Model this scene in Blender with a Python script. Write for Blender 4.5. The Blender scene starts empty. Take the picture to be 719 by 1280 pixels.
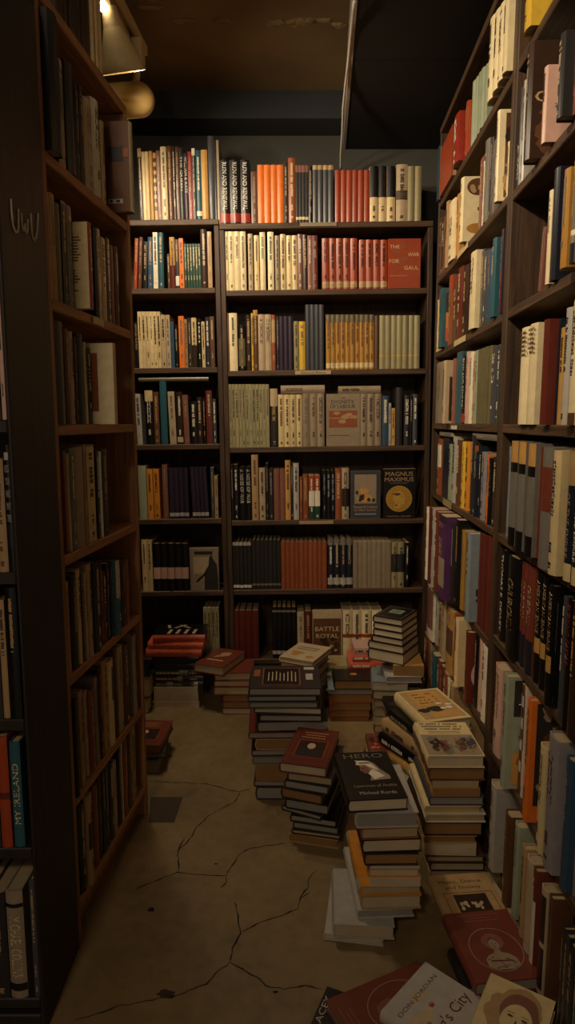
import bpy, bmesh, math, random
from mathutils import Matrix, Vector
random.seed(7)
C = bpy.context.scene.collection
# ------------------------------------------------------------------ camera model (photo 719 x 1280)
F, CX, CY, CAMZ = 823.0, 359.5, 640.0, 1.25
PITCH = math.atan(113 / 823.0)
FW = Vector((0, math.cos(PITCH), -math.sin(PITCH))); UP = Vector((0, math.sin(PITCH), math.cos(PITCH))); RT = Vector((1, 0, 0))
EYE = Vector((0, 0, CAMZ))
def ray(x, y): return RT * ((x - CX) / F) - UP * ((y - CY) / F) + FW
def on_z(x, y, z):
    d = ray(x, y); return EYE + d * ((z - CAMZ) / d.z)
def on_y(x, y, Y):
    d = ray(x, y); return EYE + d * (Y / d.y)
def z_at(Y, py):                       # world height of pixel row py on the vertical plane y = Y
    return on_y(CX, py, Y).z
class Frame:                           # x along the shelf (left to right), y into the case, z up; origin on floor at the front plane
    def __init__(s, O, ex, tilt=0.0):
        s.O = Vector(O); ex = Vector(ex).normalized(); ez = Vector((0, 0, 1))
        if tilt:
            R = Matrix.Rotation(tilt, 3, ez.cross(ex)); ex = R @ ex; ez = R @ ez
        s.ex, s.ez, s.ey = ex, ez, ez.cross(ex)
        s.M = Matrix(((s.ex.x, s.ey.x, s.ez.x, s.O.x), (s.ex.y, s.ey.y, s.ez.y, s.O.y), (s.ex.z, s.ey.z, s.ez.z, s.O.z), (0, 0, 0, 1)))
    def x_of(s, px, z, y=0.0):
        A = s.O - EYE + s.ey * y + s.ez * z; k = (px - CX) / F
        return (RT.dot(A) - k * FW.dot(A)) / (k * FW.dot(s.ex) - RT.dot(s.ex))
    def z_of(s, x, py, y=0.0):
        A = s.O - EYE + s.ey * y + s.ex * x; k = (CY - py) / F
        return (k * FW.dot(A) - UP.dot(A)) / (UP.dot(s.ez) - k * FW.dot(s.ez))
    def hit(s, px, py):
        d = ray(px, py); t = (s.O - EYE).dot(s.ey) / d.dot(s.ey); q = EYE + d * t - s.O
        return q.dot(s.ex), q.dot(s.ez)
# ------------------------------------------------------------------ materials
def lin(c):
    c /= 255.0
    return c / 12.92 if c <= .04045 else ((c + .055) / 1.055) ** 2.4
PAL = dict(cream=(214,190,138), pale_cream=(228,210,165), ivory=(226,214,186), tan=(176,142,96), golden_tan=(194,146,76), beige=(188,166,132),
 grey_beige=(150,132,108), brown=(96,62,40), dark_brown=(54,36,26), rust=(146,78,44), orange=(222,112,30), salmon=(200,88,58), brick=(158,62,30),
 red=(150,44,30), maroon=(100,40,30), pinkish_brown=(134,86,72), pink=(206,164,146), black=(20,18,18), charcoal=(46,43,42), grey=(116,110,100),
 pale_grey=(178,170,158), navy=(30,34,48), slate=(66,68,74), blue=(44,76,102), pale_blue=(126,138,144), teal=(34,88,100), dark_green=(24,64,46),
 olive=(106,98,68), pale_olive=(152,142,102), pale_green=(150,160,130), yellow=(212,172,50), ochre=(172,124,48), amber=(208,134,40),
 purple=(86,40,92), dark_purple=(50,37,56), lilac_grey=(140,132,134), white=(232,226,212), gold=(190,150,60), muted_red=(116,54,40))
MATS = {}
def nt(name, rough=.5):
    m = bpy.data.materials.new(name); m.use_nodes = True
    n = m.node_tree.nodes; b = n['Principled BSDF']; b.inputs['Roughness'].default_value = rough
    return m, n, m.node_tree.links, b
def cov(col, rough=.34):
    key = ('cov', col, rough)
    if key in MATS: return MATS[key]
    rgb = [lin(v) for v in PAL[col]]; lm_ = .3 * rgb[0] + .6 * rgb[1] + .1 * rgb[2]; k_ = .03 if rgb[0] > 1.6 * rgb[2] else .16; rgb = [v * (1 - k_) + lm_ * k_ for v in rgb]
    m, n, l, b = nt('cover_' + col, rough)
    oi = n.new('ShaderNodeAttribute'); oi.attribute_name = 'rnd'; tc = n.new('ShaderNodeTexCoord')
    no = n.new('ShaderNodeTexNoise'); no.inputs['Scale'].default_value = 38; no.inputs['Detail'].default_value = 4
    l.new(tc.outputs['Object'], no.inputs['Vector'])
    ma = n.new('ShaderNodeMath'); ma.operation = 'MULTIPLY_ADD'; ma.inputs[1].default_value = .24; ma.inputs[2].default_value = .70
    l.new(oi.outputs['Fac'], ma.inputs[0])
    mb = n.new('ShaderNodeMath'); mb.operation = 'MULTIPLY_ADD'; mb.inputs[1].default_value = .5; l.new(no.outputs['Fac'], mb.inputs[0]); l.new(ma.outputs[0], mb.inputs[2])
    hs = n.new('ShaderNodeHueSaturation'); hs.inputs['Color'].default_value = (*rgb, 1); l.new(mb.outputs[0], hs.inputs['Value'])
    l.new(hs.outputs[0], b.inputs['Base Color'])
    bp = n.new('ShaderNodeBump'); bp.inputs['Strength'].default_value = .06; bp.inputs['Distance'].default_value = .002
    n2 = n.new('ShaderNodeTexNoise'); n2.inputs['Scale'].default_value = 25; l.new(tc.outputs['Object'], n2.inputs['Vector'])
    l.new(n2.outputs['Fac'], bp.inputs['Height']); l.new(bp.outputs[0], b.inputs['Normal'])
    MATS[key] = m; return m
def plain(name, rgb, rough=.6, metal=0.0, emit=0.0, ecol=None):
    if name in MATS: return MATS[name]
    m, n, l, b = nt(name, rough); c = [lin(v) for v in rgb]
    tc = n.new('ShaderNodeTexCoord'); no = n.new('ShaderNodeTexNoise'); no.inputs['Scale'].default_value = 20; no.inputs['Detail'].default_value = 3
    l.new(tc.outputs['Object'], no.inputs['Vector'])
    mx = n.new('ShaderNodeMix'); mx.data_type = 'RGBA'
    mx.inputs[6].default_value = (*[v * .8 for v in c], 1); mx.inputs[7].default_value = (*[min(1, v * 1.15) for v in c], 1)
    l.new(no.outputs['Fac'], mx.inputs[0]); l.new(mx.outputs[2], b.inputs['Base Color'])
    b.inputs['Metallic'].default_value = metal
    if emit:
        b.inputs['Emission Color'].default_value = (*(ecol or c), 1); b.inputs['Emission Strength'].default_value = emit
    MATS[name] = m; return m
def pages(tone=(186,164,126), name='page_edges'):
    if name in MATS: return MATS[name]
    m, n, l, b = nt(name, .85); c = [lin(v) for v in tone]
    at = n.new('ShaderNodeAttribute'); at.attribute_name = 'leaf'
    tc = n.new('ShaderNodeTexCoord')
    no = n.new('ShaderNodeTexNoise'); no.noise_dimensions = '1D'; no.inputs['Scale'].default_value = 900; no.inputs['Detail'].default_value = 2
    l.new(at.outputs['Fac'], no.inputs['W'])
    n2 = n.new('ShaderNodeTexNoise'); n2.inputs['Scale'].default_value = 14; l.new(tc.outputs['Object'], n2.inputs['Vector'])
    ad = n.new('ShaderNodeMath'); ad.operation = 'ADD'; l.new(no.outputs['Fac'], ad.inputs[0]); l.new(n2.outputs['Fac'], ad.inputs[1])
    oi = n.new('ShaderNodeAttribute'); oi.attribute_name = 'rnd'; a2 = n.new('ShaderNodeMath'); a2.operation = 'MULTIPLY_ADD'; a2.inputs[1].default_value = .7
    l.new(oi.outputs['Fac'], a2.inputs[0]); l.new(ad.outputs[0], a2.inputs[2])
    mr = n.new('ShaderNodeMapRange'); mr.inputs['From Min'].default_value = .55; mr.inputs['From Max'].default_value = 2.0; l.new(a2.outputs[0], mr.inputs['Value'])
    mx = n.new('ShaderNodeMix'); mx.data_type = 'RGBA'
    mx.inputs[6].default_value = (*[v * .62 for v in c], 1); mx.inputs[7].default_value = (*[min(1, v * 1.12) for v in c], 1)
    l.new(mr.outputs[0], mx.inputs[0]); l.new(mx.outputs[2], b.inputs['Base Color']); MATS[name] = m; return m
def wood(name, dark, light, scale=1.0, rough=.55):
    if name in MATS: return MATS[name]
    m, n, l, b = nt(name, rough)
    tc = n.new('ShaderNodeTexCoord'); mp = n.new('ShaderNodeMapping'); mp.inputs['Scale'].default_value = (3 * scale, 3 * scale, 40 * scale) if 'flat' in name else (40 * scale, 40 * scale, 2.5 * scale)
    if 'flat' in name: mp.inputs['Scale'].default_value = (2.5 * scale, 45 * scale, 45 * scale)
    l.new(tc.outputs['Object'], mp.inputs['Vector'])
    no = n.new('ShaderNodeTexNoise'); no.inputs['Scale'].default_value = 1.6; no.inputs['Detail'].default_value = 7; no.inputs['Roughness'].default_value = .62; no.inputs['Distortion'].default_value = .6
    l.new(mp.outputs[0], no.inputs['Vector'])
    cr = n.new('ShaderNodeValToRGB'); cr.color_ramp.elements[0].position = .3; cr.color_ramp.elements[1].position = .75
    cr.color_ramp.elements[0].color = (*[lin(v) for v in dark], 1); cr.color_ramp.elements[1].color = (*[lin(v) for v in light], 1)
    l.new(no.outputs['Fac'], cr.inputs[0]); l.new(cr.outputs[0], b.inputs['Base Color'])
    bp = n.new('ShaderNodeBump'); bp.inputs['Strength'].default_value = .35; bp.inputs['Distance'].default_value = .003
    l.new(no.outputs['Fac'], bp.inputs['Height']); l.new(bp.outputs[0], b.inputs['Normal'])
    MATS[name] = m; return m
WD = wood('dark_stained_wood', (38,26,17), (92,66,43)); WDF = wood('dark_stained_wood_flat', (42,29,19), (106,77,50))
WB = wood('brown_wood', (124,84,50), (190,134,84)); WBF = wood('brown_wood_flat', (130,88,52), (204,146,92))
WK = wood('blackened_wood', (30,23,18), (50,39,31))
# ------------------------------------------------------------------ mesh + object helpers
def link(name, me, parent=None, M=None):
    o = bpy.data.objects.new(name, me); C.objects.link(o)
    if parent is not None: o.parent = parent
    if M is not None: o.matrix_local = M
    return o
def mesh(name, vs, fs, mats, idx=None, smooth=False):
    me = bpy.data.meshes.new(name); me.from_pydata([tuple(v) for v in vs], [], fs)
    for m in (mats if isinstance(mats, (list, tuple)) else [mats]): me.materials.append(m)
    if idx: me.polygons.foreach_set('material_index', idx)
    if smooth: me.polygons.foreach_set('use_smooth', [True] * len(me.polygons))
    me.update(); return me
class MB:
    def __init__(s): s.v, s.f, s.i = [], [], []
    def add(s, vs, fs, mi=0):
        n = len(s.v); s.v += [tuple(v) for v in vs]; s.f += [tuple(a + n for a in f) for f in fs]; s.i += [mi] * len(fs); return s
    def box(s, a, b, mi=0):
        (x0, y0, z0), (x1, y1, z1) = a, b
        return s.add([(x0,y0,z0),(x1,y0,z0),(x1,y1,z0),(x0,y1,z0),(x0,y0,z1),(x1,y0,z1),(x1,y1,z1),(x0,y1,z1)],
                     [(0,3,2,1),(4,5,6,7),(0,1,5,4),(1,2,6,5),(2,3,7,6),(3,0,4,7)], mi)
    def bbox(s, a, b, r=.002, mi=0):   # box with chamfered edges
        bm = bmesh.new(); bmesh.ops.create_cube(bm, size=1.0)
        for v in bm.verts:
            v.co = Vector([a[k] + (b[k] - a[k]) * (v.co[k] + .5) for k in range(3)])
        bmesh.ops.bevel(bm, geom=bm.edges[:], offset=r, segments=1, affect='EDGES')
        bm.verts.index_update()
        s.add([v.co[:] for v in bm.verts], [[v.index for v in f.verts] for f in bm.faces], mi); bm.free(); return s
    def tube(s, pts, r, n=8, mi=0, caps=True):
        pts = [Vector(p) for p in pts]; rs = r if isinstance(r, (list, tuple)) else [r] * len(pts); vs = []
        for i, p in enumerate(pts):
            t = (pts[min(i + 1, len(pts) - 1)] - pts[max(i - 1, 0)]).normalized()
            a = t.cross(Vector((0, 0, 1)) if abs(t.z) < .9 else Vector((1, 0, 0))).normalized(); c = t.cross(a)
            vs += [p + (a * math.cos(2*math.pi*k/n) + c * math.sin(2*math.pi*k/n)) * rs[i] for k in range(n)]
        fs = [(i*n+k, i*n+(k+1)%n, (i+1)*n+(k+1)%n, (i+1)*n+k) for i in range(len(pts)-1) for k in range(n)]
        if caps: fs += [tuple(range(n))[::-1], tuple(range((len(pts)-1)*n, len(pts)*n))]
        return s.add(vs, fs, mi)
    def flat(s, poly, z=0.0, mi=0):
        return s.add([(x, y, z) for x, y in poly], [tuple(range(len(poly)))], mi)
    def obj(s, name, mats, parent=None, M=None, smooth=False):
        return link(name, mesh(name, s.v, s.f, mats, s.i, smooth), parent, M)
def thing(name, label, cat, M=None, group=None):
    o = bpy.data.objects.new(name, None); C.objects.link(o); o.empty_display_size = .05
    if M is not None: o.matrix_world = M
    o['label'] = label; o['category'] = cat
    if group: o['group'] = group
    return o
def struct(o):
    o['kind'] = 'structure'; return o
# ------------------------------------------------------------------ lettering
TCACHE = {}
def text_geo(s):
    if s in TCACHE: return TCACHE[s]
    cu = bpy.data.curves.new('t', 'FONT'); cu.body = s; cu.size = 1; cu.resolution_u = 2
    ob = bpy.data.objects.new('t', cu); C.objects.link(ob)
    dg = bpy.context.evaluated_depsgraph_get(); me = ob.evaluated_get(dg).to_mesh()
    vs = [v.co.copy() for v in me.vertices]; fs = [tuple(p.vertices) for p in me.polygons]
    ob.evaluated_get(dg).to_mesh_clear(); bpy.data.objects.remove(ob); bpy.data.curves.remove(cu)
    x0 = min(v.x for v in vs); x1 = max(v.x for v in vs); y0 = min(v.y for v in vs); y1 = max(v.y for v in vs)
    vs = [((v.x - x0) / (x1 - x0) - .5, (v.y - y0) / (y1 - y0) - .5) for v in vs]
    TCACHE[s] = (vs, fs); return TCACHE[s]
def put_text(mb, s, cx, cy, w, h, fmap, ang=0.0, mi=0):
    vs, fs = text_geo(s); ca, sa = math.cos(ang), math.sin(ang)
    mb.add([fmap(cx + x*w*ca - y*h*sa, cy + x*w*sa + y*h*ca) for x, y in vs], fs, mi)
def dashes(mb, cx, cy, w, h, fmap, rnd, mi=0):       # an unreadable line of print
    x = -w / 2
    while x < w / 2:
        k = h * rnd.uniform(.28, .6)
        if rnd.random() > .15:
            a = cy - h * .5 * rnd.uniform(.75, 1); b = cy + h * .5 * rnd.uniform(.6, 1)
            q = [(cx+x, a), (cx+min(x+k*.8, w/2), a), (cx+min(x+k*.8, w/2), b), (cx+x, b)]
            mb.add([fmap(*p) for p in q], [(0, 1, 2, 3)], mi)
        x += k
# ------------------------------------------------------------------ books
PG = pages(); PGW = pages((200,182,150), 'pale_page_edges'); PGB = pages((150,112,66), 'browned_page_edges'); PGG = pages((150,142,130), 'greyish_page_edges')
PGS = dict(p=PG, w=PGW, b=PGB, g=PGG)
MODES = dict(stand=lambda D, H, T: (lambda a, b, c: (c - T/2, a, b)), lie=lambda D, H, T: (lambda a, b, c: (a - D/2, b - H/2, c)),
             face=lambda D, H, T: (lambda a, b, c: (a - D/2, T - c, b)))
E0 = .0004
def make_book(T, D, H, col, mode, hard=True, M=None, label='book', group=None, pg='p', bands=(), text=None, dash=None, lcol=None,
              cover=None, seed=0, name='book', spcol=None, stk=None, back=False):
    """a: spine -> fore edge, b: tail -> head, c: back -> front cover"""
    rnd = random.Random(seed); fm = MODES[mode](D, H, T)
    root = thing(name, label, 'book', M, group)
    t = min(.0026 if hard else .0008, T * .22); ov = .0035 if hard else 0.0; bul = min(.006, T * .16) if hard else min(.0015, T*.06)
    n = 6; jt = min(.004, D * .03)
    outer = [(D, 0.0)] + [(jt + (-bul * math.sin(math.pi * k / n) if 0 < k < n else 0), T * k / n) for k in range(n + 1)] + [(D, T)]
    # joint groove: boards pinch a little beside the spine
    inner = [(D, T - t), (jt + t, T - t)] + [(jt + t*.8 - bul * .6 * math.sin(math.pi * k / n), t + (T - 2*t) * k / n) for k in range(n - 1, 0, -1)] + [(jt + t, t), (D, t)]
    P = outer + inner; N = len(P)
    off = bul - jt if False else 0.0
    vs = [fm(a, 0.0, c) for a, c in P] + [fm(a, H, c) for a, c in P]
    fs = [(k, (k + 1) % N, (k + 1) % N + N, k + N) for k in range(N)]
    no, ni = len(outer), len(inner)
    # caps as quads strip between outer and inner
    cap = []
    oi = list(range(no)); ii = list(range(N - 1, no - 1, -1))
    m = max(no, ni)
    for k in range(m - 1):
        a0, a1 = oi[round(k * (no - 1) / (m - 1))], oi[round((k + 1) * (no - 1) / (m - 1))]
        b0, b1 = ii[round(k * (ni - 1) / (m - 1))], ii[round((k + 1) * (ni - 1) / (m - 1))]
        f = []
        for q in (a0, b0, b1, a1):
            if q not in f: f.append(q)
        if len(f) > 2: cap.append(tuple(f))
    fs += cap + [tuple(q + N for q in f[::-1]) for f in cap]
    mats = [cov(col)]; idx = None
    if spcol:
        mats.append(cov(spcol)); idx = [1 if 1 <= k <= n else 0 for k in range(N)] + [0] * (2 * len(cap))
    link('cover', mesh('cover', vs, fs, mats, idx), root)
    # page block
    d0, d1 = jt + t - bul * .5, D - ov
    mb = MB(); a0, b0, c0 = d0, ov, t + E0; a1, b1, c1 = d1, H - ov, T - t - E0
    pv = [fm(a, b, c) for a, b, c in [(a0,b0,c0),(a1,b0,c0),(a1,b1,c0),(a0,b1,c0),(a0,b0,c1),(a1,b0,c1),(a1,b1,c1),(a0,b1,c1)]]
    mb.add(pv, [(0,3,2,1),(4,5,6,7),(0,1,5,4),(1,2,6,5),(2,3,7,6),(3,0,4,7)])
    me = mesh('page_block', mb.v, mb.f, PGS[pg]); at = me.attributes.new('leaf', 'FLOAT', 'POINT')
    at.data.foreach_set('value', [c0 + seed * .013] * 4 + [c1 + seed * .013] * 4); link('page_block', me, root)
    # spine plane map: u down the spine from the head (0..H), v across thickness
    def bulge(v): return jt - bul * math.sin(math.pi * min(max(v / T, 0), 1)) - E0
    def sm(u, v): return fm(bulge(v), H - u, v)
    for (f0, f1, bc) in bands:
        b2 = MB(); vv = []
        for k in range(n + 1):
            c = T * (.005 + .99 * k / n); a = bulge(c) - .0001
            vv += [fm(a, H * (1 - f1), c), fm(a, H * (1 - f0), c)]
        b2.add(vv, [(2*k, 2*k+1, 2*k+3, 2*k+2) for k in range(n)])
        b2.obj('spine_band', cov(bc), root)
    lum = sum(PAL[spcol or col]); lc = lcol or (rnd.choice(('beige', 'tan', 'grey_beige', 'ivory')) if lum < 330 else rnd.choice(('brown', 'dark_brown', 'charcoal', 'grey')))
    sm2 = lambda u, v: fm(bulge(v) - .0003, H - u, v)
    for (q, f0, f1, w) in (text or ()):
        if q.startswith('|'):           # stacked horizontal words
            ws = q[1:].split('/')
            for k, q2 in enumerate(ws):
                b2 = MB(); yy = H * (f0 + (f1 - f0) * (k + .5) / len(ws))
                put_text(b2, q2, T/2, -yy, T * w, H * (f1 - f0) / len(ws) * .6, lambda x, y: fm(bulge(T/2) - .0008, H + y, x)); b2.obj('spine_lettering', cov(lc), root)
        else: b2 = MB(); put_text(b2, q.lstrip('^'), H * (f0 + f1) / 2, T / 2, H * (f1 - f0), T * w, sm2, math.pi if q[0] == '^' else 0); b2.obj('spine_lettering', cov(lc), root)
    for (f0, f1, w) in (dash or ()):
        b2 = MB(); dashes(b2, H * (f0 + f1) / 2, T / 2, H * (f1 - f0), T * w, sm2, rnd)
        if b2.v: b2.obj('spine_lettering' if f1 < .7 else 'publisher_mark', cov(lc), root)
    if stk:
        b2 = MB()
        for k in range(6): dashes(b2, T/2, H * (.97 - .27 * (k + .5) / 6), T * .8, H * .03, lambda x, y: fm(bulge(T/2) - .0008, y, x), rnd)
        b2.obj('spine_lettering', cov(lc), root)
    if cover:
        BACKART[0] = D if back else 0; cover(root, fm, T, D, H); BACKART[0] = 0
    rv = rnd.random()
    for ch_ in root.children:
        at = ch_.data.attributes.new('rnd', 'FLOAT', 'POINT'); at.data.foreach_set('value', [rv] * len(ch_.data.vertices))
    return root
# cover art helpers: every piece is a thin print on the front board, (x right, y up) in metres from the cover's lower left corner
BACKART = [0]
def cmap(fm, T, lift=0.0):
    if BACKART[0]: return lambda x, y: fm(BACKART[0] - x, y, -.0005 - lift)
    return lambda x, y: fm(x, y, T + .0005 + lift)
def art(root, fm, T, name, col, polys=(), texts=(), lift=0.0, label=None):
    mb = MB(); cm = cmap(fm, T, lift)
    for i, p in enumerate(polys):
        cm = cmap(fm, T, lift + .000006 * (i % 14)); mb.add([cm(x, y) for x, y in p], [tuple(range(len(p)))])
    for t in texts:
        tb_ = mb if len(texts) + len(polys) == 1 else MB(); put_text(tb_, t[0], t[1], t[2], t[3], t[4], cmap(fm, T, lift), t[5] if len(t) > 5 else 0)
        if tb_ is not mb: tb_.obj(name, cov(col), root)
    if mb.v:
        o = mb.obj(name, cov(col), root)
        if label: o['label'] = label
def rect(x0, y0, x1, y1): return [(x0, y0), (x1, y0), (x1, y1), (x0, y1)]
def ell(cx, cy, rx, ry, n=28, a0=0, a1=2 * math.pi): return [(cx + rx * math.cos(a0 + (a1-a0) * k / n), cy + ry * math.sin(a0 + (a1-a0) * k / n)) for k in range(n)]
def ring(cx, cy, rx, ry, w, n=40):
    o = ell(cx, cy, rx, ry, n); i = ell(cx, cy, rx - w, ry - w, n)
    return [[o[k], o[(k+1) % n], i[(k+1) % n], i[k]] for k in range(n)]
def frame_poly(x0, y0, x1, y1, w): return [rect(x0, y0, x1, y0+w), rect(x0, y1-w, x1, y1), rect(x0, y0+w, x0+w, y1-w), rect(x1-w, y0+w, x1, y1-w)]
def blob(cx, cy, rx, ry, rnd, n=16, j=.25): return [(cx + rx * math.cos(6.2832*k/n) * (1 + rnd.uniform(-j, j)), cy + ry * math.sin(6.2832*k/n) * (1 + rnd.uniform(-j, j))) for k in range(n)]
# ------------------------------------------------------------------ frames of the bookcases
YB = 2.95
BACK = Frame((0, YB, 0), (1, 0, 0), -.013)
ar = math.atan(37.5 / F); RIGHT = Frame((.572, 1.79, 0), (-math.sin(ar), -math.cos(ar), 0))
dl = ray(68, 540); al = math.atan((438 - CX) / F); pl = dl * (1.43 / dl.y); LEFT = Frame((pl.x, pl.y, 0), (math.sin(al), math.cos(al), 0))
NEAR = Frame((0, 1.20, 0), (1, 0, 0))
def zavg(fr, pts): return sum(fr.hit(*p)[1] for p in pts) / len(pts)
BZR = [zavg(BACK, p) for p in ([(275,277.6),(500,277.7)], [(279.6,360.8),(444,363.2)], [(293.5,461.5),(462,463.4)], [(310,557.8),(462,559)], [(315.8,650),(462,649.4)], [(315.8,737),(462,736)], [(336,824.6),(419,822)])]
BZL = [zavg(BACK, [p]) for p in ((220,274), (220,360), (220,459.6), (222,555.5), (225,648.7), (228,739), (228,828))]
RZ = [CAMZ + v for v in (.885, .587, .287, -.007, -.295, -.62, -.88, -1.17)]
NZ = [CAMZ + v for v in (.885, .580, .288, -.007, -.30, -.585, -.905, -1.17)]
LZ = [zavg(LEFT, p) + .022 for p in ([(69,19),(156,142.5)], [(51.5,200),(164,289)], [(58.4,383.6),(164,422.5)], [(68,543),(168,540)], [(76.5,710),(176.6,660)], [(83.4,865),(178,771.6)], [(114.9,989.4),(180.6,883)], [(114.9,1116.6),(182.7,985.2)])]
LX1 = LEFT.hit(182, 900)[0]
BXD = (BACK.x_of(269, 1.8), BACK.x_of(283, 1.8))          # doubled divider of the far wall
BX1 = BACK.x_of(538, 1.2); BX0 = BACK.x_of(120, 1.2)
# ------------------------------------------------------------------ bookcases
def bookcase(fr, x0, x1, zs, ztop, depth, label, th=.024, sp=.022, mats=(WD, WDF), top=True, name='bookcase', kick=True, plank=None):
    r = thing(name, label, 'bookcase', fr.M @ Matrix.Translation(((x0 + x1) / 2, depth / 2, 0)))
    ox, oy = (x0 + x1) / 2, depth / 2; sh = {}
    def put(nm, a, b, m):
        mb = MB(); mb.bbox((a[0]-ox, a[1]-oy, a[2]), (b[0]-ox, b[1]-oy, b[2]), .0025); return mb.obj(nm, m, r)
    put('side_panel', (x0, 0, 0), (x0 + sp, depth, ztop), mats[0]); put('side_panel', (x1 - sp, 0, 0), (x1, depth, ztop), mats[0])
    put('back_panel', (x0 + sp, depth - .008, .0), (x1 - sp, depth, ztop), mats[0])
    for k, z in enumerate(zs):
        full = (not top and k == 0)
        sh[k] = put('shelf', (x0 if full else x0 + sp, .001, z - th), (x1 if full else x1 - sp, depth - .008, z), mats[1])
    if top: put('top_board', (x0, -.002, ztop), (x1, depth, ztop + th), mats[1])
    if kick and zs[-1] - th > .02: put('plinth', (x0 + sp, .03, 0), (x1 - sp, .045, zs[-1] - th), mats[0])
    return r, sh, (ox, oy)
DB = .25
case_far_right, shBR, oBR = bookcase(BACK, (BXD[0] + BXD[1]) / 2 + .0005, BX1, BZR, BZR[0] - .026, DB, 'wide dark wooden bookcase on the far wall, war and history books', top=False)
case_far_left, shBL, oBL = bookcase(BACK, BX0, (BXD[0] + BXD[1]) / 2 - .0005, BZL, BZL[0] - .026, DB, 'narrow dark bookcase on the far wall, partly behind the brown left bookcase', top=False)
RTOP = CAMZ + RIGHT.hit(546, 180)[1] - CAMZ
case_r_far, shRF, oRF = bookcase(RIGHT, -1.065, -.0005, RZ, RTOP, .27, 'dark wooden bookcase along the right wall, the one nearer the far wall')
case_r_near, shRN, oRN = bookcase(RIGHT, .0005, .98, NZ, RTOP, .27, 'dark wooden bookcase along the right wall, cut off by the right picture edge')
case_left, shL, oL = bookcase(LEFT, .0, LX1, LZ, LZ[0] - .026, .24, 'brown wooden bookcase on the left side seen at a slant', mats=(WB, WBF), top=False)
# dark bookcase facing the camera at the left picture edge
NX1 = NEAR.hit(14, 525)[0]
NEZ = [zavg(NEAR, [p]) for p in ((6, 350), (8, 525), (12, 716), (16, 900), (20, 1061), (25, 1249))] + [.04]
NEZ[0] = 1.60
case_near, shN, oN = bookcase(NEAR, NX1 - .62, NX1, [1.86] + NEZ, 2.06, .225, 'almost black bookcase at the left edge with chalk writing on its end panel', sp=.008, mats=(WK, WK), top=True)
# chalk writing UwU on its flank (faces the aisle)
ck = MB(); ch = plain('chalk', (240,222,196), .9)
def flank(px, py):
    d = ray(px, py); q = EYE + d * (NX1 / d.x); return q
def stroke(pts, r=.0022):
    W = [flank(0 + x / 3.595, 200 + y / 3.595) for x, y in pts]
    M = case_near.matrix_world.inverted()
    ck.tube([M @ (w + Vector((.0008, 0, 0))) for w in W], r, 6)
stroke([(46,175),(48,220),(52,265),(58,300),(68,325),(77,322),(80,300),(80,260),(79,220)])
stroke([(94,240),(95,270),(99,300),(105,318),(109,300),(110,285),(112,310),(117,330),(121,310),(122,280),(123,268)])
stroke([(136,240),(137,280),(140,320),(146,350),(153,362),(160,345),(165,310),(167,270),(168,240)])
o = ck.obj('chalk_writing', ch, case_near); o['label'] = 'pale chalk letters UwU'
# ------------------------------------------------------------------ rows of books
ORD = ['', 'first', 'second', 'third', 'fourth', 'fifth', 'sixth', 'seventh', 'eighth', 'ninth', 'tenth', 'eleventh', 'twelfth', 'thirteenth', 'fourteenth']
NUM = ['', 'one', 'two', 'three', 'four', 'five', 'six', 'seven', 'eight', 'nine', 'ten', 'eleven', 'twelve', 'thirteen', 'fourteen']
ALL = []                                # (row phrase, look, root) in left-to-right order; labels are written at the end
def parse(line):
    p = line.split(); d = dict(x0=float(p[0]), x1=float(p[1]), yt=float(p[2]), col=p[3])
    for q in p[4:]:
        k, _, v = q.partition('='); d[k] = v if v else '1'
    return d
COVERS = {}
SEED = [0]
def clean(s): return s.replace('_', ' ').replace('hardback', 'book').replace('paperback', 'book')
def look_of(b, T, H, hard):
    s = b.get('look')
    if s: return clean(s)
    c = b['col'].replace('_', ' ')
    ft = (' ' + b['ft'].replace('_', ' ')) if 'ft' in b else ''
    return '~' + c + ' book' + ft
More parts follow.
